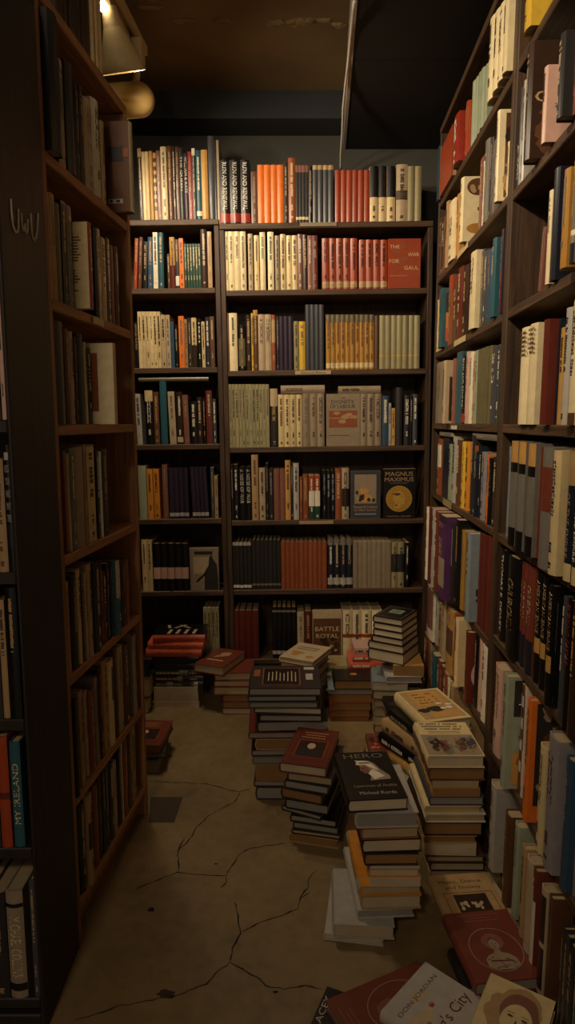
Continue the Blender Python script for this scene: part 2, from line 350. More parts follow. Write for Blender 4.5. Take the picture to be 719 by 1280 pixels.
def row(fr, z, ztop, org, s, where, group, data, xlim=None, hbp=.65, p0=.006):
    px0, py0 = org; last = -9
    for line in data.strip().splitlines():
        b = parse(line); n = int(b.get('n', 1)); w = (b['x1'] - b['x0']) / n
        for k in range(n):
            SEED[0] += 1; rnd = random.Random(SEED[0])
            pr = float(b.get('p', 0)) if 'p' in b else -rnd.uniform(0, p0)        # how far the spine stands out of the front plane
            zr = z + float(b.get('zr', .11))
            xa = fr.x_of(px0 + (b['x0'] + w * k) / s, zr, -pr); xb = fr.x_of(px0 + (b['x0'] + w * (k + 1)) / s, zr, -pr)
            face = 'face' in b
            if xa < last and not face: xa = last
            if 'cx' in b:                       # a book pulled forward: its cover shows from its spine to pixel cx, its spine stands out to pixel x0/x1
                rgt = fr is RIGHT; cb = float(b.get('cb', 0)); xe = fr.x_of(px0 + float(b['cx']) / s, zr, -cb); xe = max(xe, (last if last > -8 else xlim[0]) + .001) if not rgt else xe
                if xlim: xe = min(max(xe, xlim[0] + .001), xlim[1])
                pxs = px0 + (b['x1'] if rgt else b['x0']) / s; lo, hi = cb, .2
                for _ in range(30):
                    pr = (lo + hi) / 2; v = fr.x_of(pxs, zr, -pr)
                    if (v < xe) == rgt: lo = pr
                    else: hi = pr
                T0 = float(b['t']) if 't' in b else abs(fr.x_of(px0 + b['x1'] / s, zr, -pr) - fr.x_of(px0 + b['x0'] / s, zr, -pr))
                xa, xb = (xe - T0, xe) if rgt else (xe, xe + T0)
                if rgt and xa < last: xa = last
            if xlim: xa = max(xa, xlim[0]); xb = min(xb, xlim[1])
            if xb - xa < .004: continue
            last = xb
            yt = py0 + b['yt'] / s
            if 'yt2' in b: yt += (float(b['yt2']) - b['yt']) / s * k / max(1, n - 1)
            zt = fr.z_of((xa + xb) / 2, yt, -pr); H = zt - z - .0005
            if ztop: H = min(H, ztop - z - .006)
            H = max(H, .1); hard = (b.get('hb') == '1') or ('pb' not in b and rnd.random() < hbp)
            if n > 1 and k: hard = hard0
            hard0 = hard
            D = float(b.get('d', 0)) or min(.19, max(.11, H * rnd.uniform(.62, .70)))
            bands = [(float(q.split(',')[0]), float(q.split(',')[1]), q.split(',')[2]) for q in b['band'].split(';')] if 'band' in b else ()
            text = None; dash = None
            if 'text' in b: text = [(lambda q: (q[0].replace('_', ' '), float(q[1]), float(q[2]), float(q[3])))(q.split(',')) for q in b['text'].split(';')]
            elif 'nod' not in b:
                dash = [(.08, rnd.uniform(.45, .62), rnd.uniform(.3, .5))]
                if rnd.random() < .6: dash.append((.72, .82, .3))
                if rnd.random() < .5: dash.append((.9, .95, .35))
            lean = math.radians(float(b.get('lean', 0)))
            if face:
                T = float(b.get('t', .03)); W = xb - xa - .001
                M = fr.M @ Matrix.Translation(((xa + xb) / 2, -pr, z + .0005)) @ Matrix.Rotation(math.radians(float(b.get('yaw', 0))), 4, 'Z')
                r = make_book(T, W, H, b['col'], 'face', hard, M, group=group, cover=COVERS.get(b.get('art')), seed=SEED[0], spcol=b.get('spcol'))
                lk = clean(b.get('look', b['col'] + '_book_standing_face_out'))
            else:
                T = max(.004, xb - xa - .0008)
                M = fr.M @ Matrix.Translation(((xa + xb) / 2, -pr + .0015, z + .0005 + abs(math.sin(lean)) * T / 2)) @ Matrix.Rotation(lean, 4, 'Y')
                r = make_book(T, D, H, b['col'], 'stand', hard, M, group=group, bands=bands, text=text, dash=dash, lcol=b.get('lc'), seed=SEED[0], cover=COVERS.get(b.get('art')), spcol=b.get('spcol'), stk='stk' in b, back='back' in b)
                lk = look_of(b, T, H, hard)
            ALL.append((where, lk, r, px0 + (b['x0'] + w * (k + .5)) / s, H, T))
def flat_on(fr, z, org, s, where, group, data):
    for line in data.strip().splitlines():
        b = parse(line); SEED[0] += 1; xa = fr.x_of(org[0] + b['x0'] / s, z + .25); xb = fr.x_of(org[0] + b['x1'] / s, z + .25); xm = (xa + xb) / 2
        zb = fr.z_of(xm, org[1] + float(b['yb']) / s); zt_ = fr.z_of(xm, org[1] + b['yt'] / s); D = float(b.get('d', .14))
        M = fr.M @ Matrix.Translation((xm, D / 2 + .004, zb)) @ Matrix.Rotation(math.pi / 2, 4, 'Z')
        r = make_book(max(.006, zt_ - zb), D, xb - xa, b['col'], 'lie', 'pb' not in b, M, group=group, seed=SEED[0], dash=None if 'nod' in b else [(.1, .5, .4)])
        ALL.append((where, clean(b['look']), r, org[0] + (b['x0'] + b['x1']) / 2 / s + .01, .2, .02))
def c_gaul(r, fm, T, W, H):
    art(r, fm, T, 'cover_title', 'cream', texts=[('THE', .2*W, .84*H, .3*W, .07*H), ('WAR', .78*W, .68*H, .34*W, .075*H), ('FOR', .19*W, .55*H, .3*W, .075*H), ('GAUL', .72*W, .41*H, .44*W, .075*H)])
    rnd = random.Random(3)
    art(r, fm, T, 'cover_picture', 'rust', polys=[blob(.5*W+.1*W*rnd.uniform(-3,3), H*rnd.uniform(.1,.9), .12*W, .05*H, rnd) for _ in range(5)], lift=-.0002)
    art(r, fm, T, 'cover_author', 'tan', polys=[rect(.04*W+k*.05*W, .245*H, .075*W+k*.05*W, .26*H) for k in range(11)])
def c_labour(r, fm, T, W, H):
    art(r, fm, T, 'cover_title', 'charcoal', texts=[('THE', .5*W, .92*H, .12*W, .03*H), ('DIGNITY', .5*W, .85*H, .66*W, .07*H), ('OF LABOUR', .5*W, .76*H, .74*W, .07*H)])
    art(r, fm, T, 'cover_picture', 'rust', polys=[rect(.1*W, .36*H, .92*W, .68*H)])
    rnd = random.Random(5)
    art(r, fm, T, 'cover_picture', 'tan', polys=[blob(W*rnd.uniform(.2,.85), H*rnd.uniform(.42,.64), .1*W, .03*H, rnd) for _ in range(9)] + [rect(.1*W, .53*H, .92*W, .545*H)], lift=.0002)
    art(r, fm, T, 'cover_author', 'brown', polys=[rect(.1*W+k*.06*W, .2*H, .145*W+k*.06*W, .215*H) for k in range(10)])
def c_dissent(r, fm, T, W, H):
    art(r, fm, T, 'cover_picture', 'grey_beige', polys=[rect(.14*W, .32*H, .86*W, .92*H)])
    rnd = random.Random(8)
    art(r, fm, T, 'cover_picture', 'golden_tan', polys=[blob(W*rnd.uniform(.25,.75), H*rnd.uniform(.38,.6), .08*W, .06*H, rnd) for _ in range(9)], lift=.0002)
    art(r, fm, T, 'cover_picture', 'dark_brown', polys=[blob(W*rnd.uniform(.22,.78), H*rnd.uniform(.36,.55), .05*W, .04*H, rnd) for _ in range(8)], lift=.0004)
    art(r, fm, T, 'cover_frame', 'navy', polys=frame_poly(.09*W, .05*H, .94*W, .95*H, .012*W))
    art(r, fm, T, 'cover_title', 'golden_tan', texts=[('Dissent & Creation', .5*W, .25*H, .8*W, .055*H), ('of a', .18*W, .185*H, .14*W, .035*H), ('New Society', .58*W, .18*H, .56*W, .055*H)])
    art(r, fm, T, 'cover_author', 'pale_grey', polys=[rect(.16*W+k*.07*W, .09*H, .21*W+k*.07*W, .11*H) for k in range(10)])
def profile_head(cx, cy, s):
    P = [(.05,-.62),(-.28,-.60),(-.34,-.34),(-.22,-.2),(-.36,-.1),(-.42,.12),(-.36,.36),(-.2,.52),(.06,.58),(.28,.48),(.36,.3),(.34,.16),(.46,-.02),(.37,-.05),(.38,-.14),(.33,-.2),(.35,-.28),(.22,-.33),(.1,-.32),(.14,-.5)]
    return [(cx + x * s, cy + y * s) for x, y in P]
def c_coin(r, fm, T, W, H):
    cx, cy, R = .5*W, .40*H, .40*W
    art(r, fm, T, 'cover_title', 'tan', texts=[('MAGNUS', .5*W, .90*H, .84*W, .085*H), ('MAXIMUS', .5*W, .79*H, .88*W, .085*H)])
    art(r, fm, T, 'cover_author', 'grey_beige', texts=[('MAXWELL CRAVEN', .5*W, .045*H, .72*W, .03*H)])
    art(r, fm, T, 'cover_subtitle', 'grey', polys=[rect(.2*W+k*.05*W, .72*H, .235*W+k*.05*W, .728*H) for k in range(12)] + [rect(.25*W+k*.05*W, .70*H, .285*W+k*.05*W, .707*H) for k in range(10)])
    art(r, fm, T, 'cover_coin', 'ochre', polys=[ell(cx, cy, R, R, 40)], label='round gold coin printed on the cover')
    art(r, fm, T, 'cover_coin', 'gold', polys=ring(cx, cy, R*.98, R*.98, R*.05) + [profile_head(cx, cy - .05*R, R*1.15)] + [blob(cx + R*.8*math.cos(a), cy + R*.8*math.sin(a), R*.05, R*.05, random.Random(1), 6) for a in [.35*k for k in range(-2, 12)]], lift=.0002)
    art(r, fm, T, 'cover_coin', 'brown', polys=[blob(cx - R*.15, cy + R*.35, R*.3, R*.1, random.Random(2)), ell(cx + R*.2, cy + R*.12, R*.05, R*.03, 8), blob(cx - R*.2, cy - R*.5, R*.12, R*.06, random.Random(4))], lift=.0004)
def c_soldier(r, fm, T, W, H):
    art(r, fm, T, 'cover_picture', 'beige', polys=[rect(.14*W, .4*H, .72*W, .8*H)])
    art(r, fm, T, 'cover_picture', 'charcoal', polys=[[(.5*W,.02*H),(.98*W,.02*H),(.98*W,.3*H),(.94*W,.62*H),(.82*W,.74*H),(.76*W,.86*H),(.68*W,.78*H),(.66*W,.6*H),(.52*W,.45*H)], [(.2*W,.2*H),(.3*W,.3*H),(.62*W,.44*H),(.6*W,.52*H),(.3*W,.22*H)], rect(.18*W,.86*H,.8*W,.93*H)], lift=.0002, label='dark soldier figure printed on the cover')
def c_battle(r, fm, T, W, H):
    art(r, fm, T, 'cover_picture', 'brown', polys=[rect(.03*W, .03*H, .97*W, .84*H)]); rnd = random.Random(11)
    art(r, fm, T, 'cover_picture', 'dark_brown', polys=[blob(W*rnd.uniform(.15,.85), H*rnd.uniform(.1,.45), .11*W, .06*H, rnd) for _ in range(10)], lift=.0002)
    art(r, fm, T, 'cover_picture', 'tan', polys=[blob(W*rnd.uniform(.15,.85), H*rnd.uniform(.1,.3), .06*W, .03*H, rnd) for _ in range(6)], lift=.0004)
    art(r, fm, T, 'cover_title', 'cream', texts=[('BATTLE', .5*W, .62*H, .8*W, .09*H), ('ROYAL', .5*W, .47*H, .76*W, .09*H)], lift=.0005)
def simple(*specs):
    def f(r, fm, T, W, H):
        rnd = random.Random(int(W * 9999))
        for k, (nm, col, kind, *a) in enumerate(specs):
            if kind == 'rect': P = [rect(a[0]*W, a[1]*H, a[2]*W, a[3]*H)]
            elif kind == 'ell': P = [ell(a[0]*W, a[1]*H, a[2]*W, a[3]*H)]
            elif kind == 'blobs': P = [blob(W*rnd.uniform(a[0], a[2]), H*rnd.uniform(a[1], a[3]), a[4]*W, a[4]*W, rnd) for _ in range(a[5])]
            elif kind == 'lines': P = [rect(a[0]*W, (a[1] + (a[3]-a[1]) * i / a[4])*H, (a[2] - rnd.uniform(0, .15))*W, (a[1] + (a[3]-a[1]) * (i + .45) / a[4])*H) for i in range(a[4])]
            elif kind == 'text':
                art(r, fm, T, nm, col, texts=[(a[0], a[1]*W, a[2]*H, a[3]*W, a[4]*H, *(a[5:6]))], lift=.0002*k); continue
            art(r, fm, T, nm, col, polys=P, lift=.0002*k)
    return f
COVERS.update(gaul=c_gaul, labour=c_labour, dissent=c_dissent, coin=c_coin, soldier=c_soldier, battle=c_battle,
 ornament=simple(('cover_picture','brown','ell',.24,.84,.17,.13), ('cover_picture','tan','blobs',.14,.78,.34,.9,.04,7), ('cover_picture','ochre','ell',.26,.2,.18,.08), ('cover_title','dark_brown','text','E',.3,.5,.1,.05)),
 brownphoto=simple(('cover_picture','brown','rect',.1,.04,.97,.96), ('cover_picture','tan','blobs',.1,.1,.6,.4,.06,8), ('cover_picture','pale_cream','blobs',.1,.1,.6,.3,.04,4), ('cover_picture','dark_brown','blobs',.1,.5,.6,.9,.06,6)),
 orangeblock=simple(('cover_picture','charcoal','rect',.1,.6,.95,.92), ('cover_picture','amber','rect',.12,.32,.98,.58), ('cover_picture','salmon','rect',.12,.1,.98,.32)),
 darkcorner=simple(('cover_picture','black','rect',.2,.0,1,.5)),
 darkphoto=simple(('cover_picture','dark_brown','rect',.12,.04,.96,.74), ('cover_picture','brown','blobs',.2,.1,.9,.65,.08,9), ('cover_title','cream','rect',.2,.78,.8,.84)),
 figure=simple(('cover_picture','charcoal','blobs',.16,.2,.5,.5,.07,7), ('cover_picture','tan','blobs',.2,.15,.5,.34,.06,5), ('cover_picture','navy','rect',.28,.78,.6,.96)),
 facecircle=simple(('cover_picture','pink','ell',.26,.4,.16,.18), ('cover_picture','brown','ell',.26,.42,.1,.12)),
 bigletters=simple(('cover_picture','brown','blobs',.1,.08,.9,.4,.1,10), ('cover_title','tan','text','Q',.17,.52,.24,.12), ('cover_title','tan','text','A',.22,.36,.16,.09)),
 peach=simple(('cover_picture','brown','lines',.12,.45,.4,.52,2)),
 tancover=simple(('cover_title','pale_grey','text','A',.24,.84,.12,.07), ('cover_picture','tan','rect',.1,.1,.85,.5)),
 collage=simple(('cover_picture','charcoal','rect',.1,.65,.98,.97), ('cover_title','white','text','T',.26,.73,.2,.07), ('cover_picture','slate','blobs',.2,.4,.9,.6,.13,10), ('cover_picture','lilac_grey','blobs',.2,.4,.9,.55,.06,8), ('cover_picture','golden_tan','rect',.1,.04,.98,.33), ('cover_picture','rust','blobs',.2,.07,.9,.28,.08,7)),
 darkpainting=simple(('cover_picture','charcoal','rect',.08,.14,.98,.98), ('cover_picture','brown','blobs',.15,.2,.92,.95,.09,18), ('cover_picture','grey_beige','blobs',.15,.2,.92,.95,.05,16), ('cover_picture','black','blobs',.15,.2,.92,.95,.05,14)),
 barcode=simple(('barcode_label','pale_grey','rect',.68,.09,.88,.14), ('barcode_label','charcoal','rect',.7,.1,.74,.13), ('barcode_label','charcoal','rect',.79,.1,.84,.13), ('cover_picture','charcoal','rect',.7,.56,.9,.72), ('cover_picture','rust','rect',.9,.6,.97,.7)),
 textcover=simple(('cover_text','brown','lines',.15,.55,.85,.85,9), ('cover_text','brown','lines',.15,.2,.8,.5,9)),
 rustpanel=simple(('cover_picture','rust','rect',.5,.16,.74,.88)))
# round-portrait covers and the others that lie on the floor and on the stacks
def bust(cx, cy, s):
    body = [(-.62,-.75),(-.6,-.4),(-.42,-.2),(-.14,-.1),(-.12,.02),(.12,.02),(.14,-.1),(.42,-.2),(.62,-.42),(.66,-.75),(.3,-.92),(-.3,-.92)]
    return [[(cx + x*s, cy + y*s) for x, y in body], ell(cx, cy + .3*s, .2*s, .27*s, 20)]
def c_portrait(r, fm, T, W, H):
    rnd = random.Random(21); cx, cy = .52*W, .42*H; rx, ry = .37*W, .31*H
    art(r, fm, T, 'oval_frame', 'grey_beige', polys=ring(cx, cy, rx, ry, .012*W))
    hair = [blob(cx + math.cos(a)*.25*rx*1.2, cy + .34*ry + math.sin(a)*.28*ry, .13*rx, .11*ry, rnd, 10) for a in [.45*k for k in range(0, 14)]]
    art(r, fm, T, 'cover_portrait', 'pinkish_brown', polys=hair, lift=.0001)
    b = bust(cx, cy - .02*H, rx * .95)
    art(r, fm, T, 'cover_portrait', 'grey_beige', polys=b, lift=.0002, label='pale engraved bust of a curly-haired person')
    s = rx*.95; y0 = cy - .02*H
    art(r, fm, T, 'cover_portrait', 'maroon', polys=[ell(cx-.08*s, y0+.34*s, .035*s, .02*s, 8), ell(cx+.08*s, y0+.34*s, .035*s, .02*s, 8), ell(cx, y0+.16*s, .06*s, .018*s, 8), [(cx-.015*s, y0+.32*s),(cx+.02*s, y0+.23*s),(cx-.02*s, y0+.23*s)], [(cx-.45*s,y0-.45*s),(cx+.45*s,y0-.5*s),(cx+.4*s,y0-.56*s),(cx-.4*s,y0-.52*s)], [(cx-.2*s,y0-.22*s),(cx+.1*s,y0-.85*s),(cx+.05*s,y0-.86*s)]] + [blob(cx+s*rnd.uniform(-.5,.5), y0+s*rnd.uniform(-.85,-.3), .08*s, .02*s, rnd, 8) for _ in range(10)], lift=.0004)
    art(r, fm, T, 'cover_title', 'pinkish_brown', polys=[rect(x*W, y*H, (x+.035)*W, (y+.018)*H) for y, a, b2 in ((.93,.2,.85),(.885,.35,.72),(.84,.28,.78)) for x in [a + .045*k for k in range(int((b2-a)/.045))]])
def c_hero(r, fm, T, W, H):
    art(r, fm, T, 'cover_title', 'grey', texts=[('HERO', .53*W, .9*H, .72*W, .1*H)])
    art(r, fm, T, 'cover_subtitle', 'grey_beige', texts=[('Lawrence of Arabia', .55*W, .26*H, .72*W, .055*H)])
    art(r, fm, T, 'cover_author', 'pale_grey', texts=[('Michael Korda', .55*W, .12*H, .62*W, .06*H)])
    X = lambda pts: [(x*W, y*H) for x, y in pts]
    art(r, fm, T, 'cover_picture', 'grey_beige', polys=[X([(.34,.72),(.36,.78),(.46,.80),(.58,.79),(.68,.72),(.74,.6),(.86,.45),(.86,.38),(.5,.36),(.56,.5),(.5,.6),(.42,.66)])], label='white headdress figure on the cover')
    art(r, fm, T, 'cover_picture', 'ivory', polys=[X([(.34,.7),(.38,.76),(.34,.8),(.46,.79),(.6,.76),(.66,.66),(.72,.56),(.6,.62),(.5,.7),(.42,.7)]), X([(.5,.52),(.62,.6),(.78,.44),(.58,.38)])], lift=.0002)
    art(r, fm, T, 'cover_picture', 'pinkish_brown', polys=[X([(.40,.66),(.50,.68),(.56,.6),(.53,.52),(.46,.5),(.42,.54),(.38,.57)])], lift=.0004)
    art(r, fm, T, 'cover_picture', 'black', polys=[X([(.40,.745),(.58,.745),(.62,.72),(.40,.725)]), X([(.42,.62),(.46,.625),(.46,.61),(.42,.605)])], lift=.0006)
    art(r, fm, T, 'spine_hinge', 'charcoal', polys=[rect(.07*W, 0.01*H, .085*W, .99*H)])
def c_frameportrait(r, fm, T, W, H):
    art(r, fm, T, 'cover_frame', 'rust', polys=frame_poly(.2*W, .2*H, .86*W, .66*H, .02*W) + frame_poly(.1*W, .06*H, .94*W, .94*H, .008*W))
    art(r, fm, T, 'cover_picture', 'dark_brown', polys=[rect(.24*W, .23*H, .82*W, .63*H)])
    art(r, fm, T, 'cover_picture', 'charcoal', polys=[[(.28*W,.24*H),(.36*W,.4*H),(.5*W,.46*H),(.66*W,.4*H),(.76*W,.24*H)]], lift=.0002)
    art(r, fm, T, 'cover_picture', 'pink', polys=[ell(.52*W, .5*H, .09*W, .08*H)], lift=.0004)
    art(r, fm, T, 'cover_title', 'tan', polys=[rect(x*W, y*H, (x+.04)*W, (y+.025)*H) for y, a, b in ((.86,.25,.8),(.79,.3,.75),(.72,.22,.82)) for x in [a + .055*k for k in range(int((b-a)/.055))]])
def c_king(r, fm, T, W, H):
    art(r, fm, T, 'cover_title', 'maroon', texts=[("The", .2*W, .62*H, .18*W, .09*H), ("King's City", .5*W, .52*H, .84*W, .14*H)])
    art(r, fm, T, 'cover_author', 'brown', texts=[('DON JORDAN', .5*W, .84*H, .8*W, .055*H)])
    art(r, fm, T, 'cover_emblem', 'brick', polys=[[(.5*W-.03*W,.68*H),(.5*W-.04*W,.73*H),(.5*W-.015*W,.705*H),(.5*W,.74*H),(.5*W+.015*W,.705*H),(.5*W+.04*W,.73*H),(.5*W+.03*W,.68*H)]])
    rnd = random.Random(31)
    art(r, fm, T, 'cover_picture', 'beige', polys=[blob(W*rnd.uniform(.15,.85), H*rnd.uniform(.15,.9), .14*W, .06*H, rnd) for _ in range(8)], lift=-.0002)
    art(r, fm, T, 'cover_picture', 'pale_grey', polys=[blob(W*rnd.uniform(.15,.85), H*rnd.uniform(.55,.95), .13*W, .05*H, rnd) for _ in range(5)], lift=-.0001)
    art(r, fm, T, 'cover_subtitle', 'ochre', polys=[rect(.1*W+k*.05*W, y*H, .14*W+k*.05*W, (y+.012)*H) for y in (.28, .25) for k in range(15)])
def c_child(r, fm, T, W, H):
    rnd = random.Random(41); cx, cy = .58*W, .58*H
    art(r, fm, T, 'cover_portrait', 'tan', polys=[blob(cx-.28*W, cy+.02*H, .18*W, .2*H, rnd), blob(cx, cy+.14*H, .31*W, .25*H, rnd, 24, .06)], label='soft sketch of a child')
    art(r, fm, T, 'cover_portrait', 'pinkish_brown', polys=[blob(cx+.01*W, cy+.09*H, .27*W, .23*H, rnd, 30, .05)], lift=.0002)
    art(r, fm, T, 'cover_portrait', 'cream', polys=[[(cx + .225*W*math.cos(q)*(1 - .12*(math.sin(q) < -.3)), cy - .04*H + .225*H*math.sin(q)) for q in [6.2832*k/28 for k in range(28)]]], lift=.0003)
    art(r, fm, T, 'cover_portrait', 'tan', polys=[blob(cx+.13*W, cy-.06*H, .07*W, .08*H, rnd), blob(cx, cy-.2*H, .13*W, .035*H, rnd)], lift=.0004)
    art(r, fm, T, 'cover_portrait', 'brown', polys=[ell(cx-.1*W, cy+.02*H, .045*W, .014*H, 10), ell(cx+.1*W, cy+.02*H, .045*W, .014*H, 10), [(cx-.01*W, cy), (cx+.035*W, cy-.075*H), (cx-.02*W, cy-.075*H)], ell(cx, cy-.13*H, .065*W, .014*H, 10), [(cx-.15*W,cy+.055*H),(cx-.05*W,cy+.06*H),(cx-.05*W,cy+.066*H),(cx-.15*W,cy+.063*H)], [(cx+.05*W,cy+.06*H),(cx+.15*W,cy+.055*H),(cx+.15*W,cy+.063*H),(cx+.05*W,cy+.066*H)]], lift=.0006)
    art(r, fm, T, 'cover_title', 'white', texts=[('Al', .2*W, .3*H, .2*W, .12*H)], lift=.0006)
def c_music(r, fm, T, W, H):
    art(r, fm, T, 'cover_title', 'brown', texts=[('Music, Dance,', .5*W, .88*H, .72*W, .055*H), ('and Society', .5*W, .79*H, .58*W, .055*H)])
    art(r, fm, T, 'cover_frame', 'dark_brown', polys=frame_poly(.14*W, .16*H, .92*W, .72*H, .008*W))
    art(r, fm, T, 'cover_picture', 'dark_brown', polys=[rect(.28*W, .36*H, .8*W, .69*H)]); rnd = random.Random(51)
    art(r, fm, T, 'cover_picture', 'beige', polys=[blob(W*rnd.uniform(.34,.74), H*rnd.uniform(.48,.58), .025*W, .025*H, rnd, 8) for _ in range(16)], lift=.0002)
    art(r, fm, T, 'cover_picture', 'brown', polys=[blob(W*rnd.uniform(.2,.86), H*rnd.uniform(.24,.42), .05*W, .04*H, rnd, 8) for _ in range(14)], lift=.0004)
def c_map(r, fm, T, W, H):
    rnd = random.Random(61)
    art(r, fm, T, 'cover_picture', 'tan', polys=[rect(.06*W, .06*H, .94*W, .96*H)])
    art(r, fm, T, 'cover_picture', 'golden_tan', polys=[rect(.2*W, .45*H, .84*W, .92*H), rect(.3*W, .1*H, .9*W, .26*H)], lift=.0002)
    art(r, fm, T, 'cover_picture', 'charcoal', polys=[blob(W*rnd.uniform(.2,.6), H*rnd.uniform(.3,.4), .12*W, .05*H, rnd) for _ in range(6)], lift=.0004)
    art(r, fm, T, 'cover_picture', 'ivory', polys=[blob(W*rnd.uniform(.62,.86), H*rnd.uniform(.34,.5), .07*W, .03*H, rnd) for _ in range(5)], lift=.0005)
    art(r, fm, T, 'cover_title', 'brown', polys=[rect((.28+.05*k)*W, y*H, (.28+.05*k+.035)*W, (y+.03)*H) for y in (.82,.72,.62,.53) for k in range(9) if rnd.random() > .25], lift=.0004)
def c_crowd(r, fm, T, W, H):
    rnd = random.Random(71)
    art(r, fm, T, 'cover_title', 'charcoal', polys=[rect((a+.04*k)*W, y*H, (a+.04*k+.03)*W, (y+.035)*H) for y, a, n in ((.92,.1,19),(.84,.12,19),(.76,.16,17)) for k in range(n) if rnd.random() > .12])
    art(r, fm, T, 'cover_subtitle', 'brown', polys=[rect((.2+.03*k)*W, y*H, (.2+.03*k+.02)*W, (y+.018)*H) for y in (.69,.645) for k in range(20)])
    art(r, fm, T, 'cover_picture', 'grey_beige', polys=[rect(.03*W, .02*H, .98*W, .6*H)])
    lf = [.0002]
    def P(c, n, x0, x1, s_, y0=.12, y1=.46):
        lf[0] += .00025; art(r, fm, T, 'cover_picture', c, polys=[blob(W*rnd.uniform(x0, x1), H*rnd.uniform(y0, y1), s_*W, s_*1.1*H, rnd, 12, .35) for _ in range(n)], lift=lf[0])
    P('grey', 5, .16, .46, .09); P('grey', 5, .62, .9, .09); P('charcoal', 9, .16, .36, .05, .2, .46); P('brown', 8, .18, .46, .04); P('pinkish_brown', 10, .2, .46, .025); P('brown', 8, .62, .8, .045); P('slate', 7, .74, .94, .05, .2, .46); P('pinkish_brown', 9, .62, .9, .025); P('tan', 8, .6, .92, .016)
def c_backtext(r, fm, T, W, H):
    art(r, fm, T, 'cover_picture', 'rust', polys=frame_poly(.18*W, .12*H, .72*W, .88*H, .015*W) + [rect(.05*W,.5*H,.14*W,.8*H)])
    art(r, fm, T, 'cover_picture', 'black', polys=[rect(.2*W, .14*H, .7*W, .86*H)])
    rnd = random.Random(81)
    art(r, fm, T, 'cover_text', 'beige', polys=[rect((.26+.055*i)*W, (.26+rnd.uniform(0,.08))*H, (.275+.055*i)*W, (.74-rnd.uniform(0,.12))*H) for i in range(8)], lift=.0002)
    art(r, fm, T, 'barcode_label', 'pale_grey', polys=[rect(.8*W, .35*H, .9*W, .62*H), rect(.78*W, .8*H, .93*W, .92*H)])
def c_cricket(r, fm, T, W, H):
    X = lambda pts: [(x*W, y*H) for x, y in pts]
    art(r, fm, T, 'cover_picture', 'tan', polys=[X([(.3,.46),(.6,.56),(.62,.66),(.34,.58)]), ell(.55*W, .7*H, .16*W, .1*H), X([(.5,.6),(.7,.62),(.7,.82),(.5,.8)])])
    art(r, fm, T, 'cover_title', 'cream', polys=[rect((.2+.07*k)*W, .3*H, (.25+.07*k)*W, .35*H) for k in range(8)])
def c_graphic(r, fm, T, W, H):
    rnd = random.Random(91); X = lambda pts: [(x*W, y*H) for x, y in pts]
    art(r, fm, T, 'cover_title', 'beige', polys=[X([(.12,.2+.16*k),(.5,.17+.16*k),(.5,.23+.16*k),(.12,.26+.16*k)]) for k in range(4)] + [X([(.62,.3),(.9,.5),(.9,.56),(.6,.36)]), X([(.62,.6),(.9,.4),(.92,.46),(.64,.66)]), X([(.62,.7),(.9,.74),(.9,.8),(.62,.76)])])
def c_gold(r, fm, T, W, H): art(r, fm, T, 'cover_emblem', 'amber', polys=[ell(.52*W, .55*H, .09*W, .1*H)], label='small gold oval emblem')
def c_panel(r, fm, T, W, H):
    art(r, fm, T, 'cover_frame', 'grey_beige', polys=frame_poly(.08*W, .06*H, .93*W, .94*H, .012*W))
    art(r, fm, T, 'cover_title', 'pale_green', polys=[rect(.3*W, .4*H, .72*W, .72*H)])
    art(r, fm, T, 'cover_title', 'charcoal', polys=[rect(.36*W, (.46+.08*k)*H, .66*W, (.49+.08*k)*H) for k in range(3)], lift=.0002)
def c_sidetext(r, fm, T, W, H):
    art(r, fm, T, 'cover_author', 'pale_grey', texts=[('ROBERT LACEY', .1*W, .5*H, .8*H, .09*W, math.pi/2)])
    rnd = random.Random(95)
    art(r, fm, T, 'cover_picture', 'navy', polys=[rect(.2*W, .05*H, .97*W, .95*H)]); art(r, fm, T, 'cover_picture', 'rust', polys=[blob(W*rnd.uniform(.4,.9), H*rnd.uniform(.2,.8), .1*W, .06*H, rnd) for _ in range(6)], lift=.0002)
def c_red(r, fm, T, W, H):
    rnd = random.Random(97)
    art(r, fm, T, 'cover_picture', 'dark_brown', polys=[blob(W*rnd.uniform(.2,.8), H*rnd.uniform(.3,.8), .12*W, .08*H, rnd) for _ in range(6)])
    art(r, fm, T, 'cover_picture', 'salmon', polys=[blob(W*rnd.uniform(.2,.8), H*rnd.uniform(.1,.7), .1*W, .06*H, rnd) for _ in range(5)], lift=.0002)
def c_pale(r, fm, T, W, H):
    art(r, fm, T, 'cover_title', 'olive', polys=[rect((.2+.06*k)*W, y*H, (.245+.06*k)*W, (y+.05)*H) for y in (.72,.6) for k in range(10)])
    rnd = random.Random(98); art(r, fm, T, 'cover_picture', 'ochre', polys=[blob(W*rnd.uniform(.2,.8), H*rnd.uniform(.12,.45), .12*W, .05*H, rnd) for _ in range(6)])

TH = .024
def zt(Z, k): return Z[k - 1] - TH if k else None
LB = (BX0 + .023, BXD[0] + .004 if False else (BXD[0] + BXD[1]) / 2 - .023); RB = ((BXD[0] + BXD[1]) / 2 + .023, BX1 - .023)
A1, A2, A3, A4, A5, A6, A7, A8 = (160,150), (340,170), (160,360), (340,360), (160,550), (340,550), (160,730), (340,730)
s1, s2 = 3.595, 3.268
FL, FR_ = 'left bay of the far wall', 'right bay of the far wall'
def brow(k, left, org, s, data):
    Z = BZL if left else BZR
    nm = ['top', 'second', 'third', 'fourth', 'fifth', 'sixth', 'bottom'][k]
    w = f"{'narrow' if left else 'wide'} far bookcase's {nm} row"
    row(BACK, Z[k], zt(Z, k), org, s, w, f"books on the {w}", data, (LB if left else RB) if k else ((BX0, BXD[0] + .03) if left else (BXD[0], BX1)))
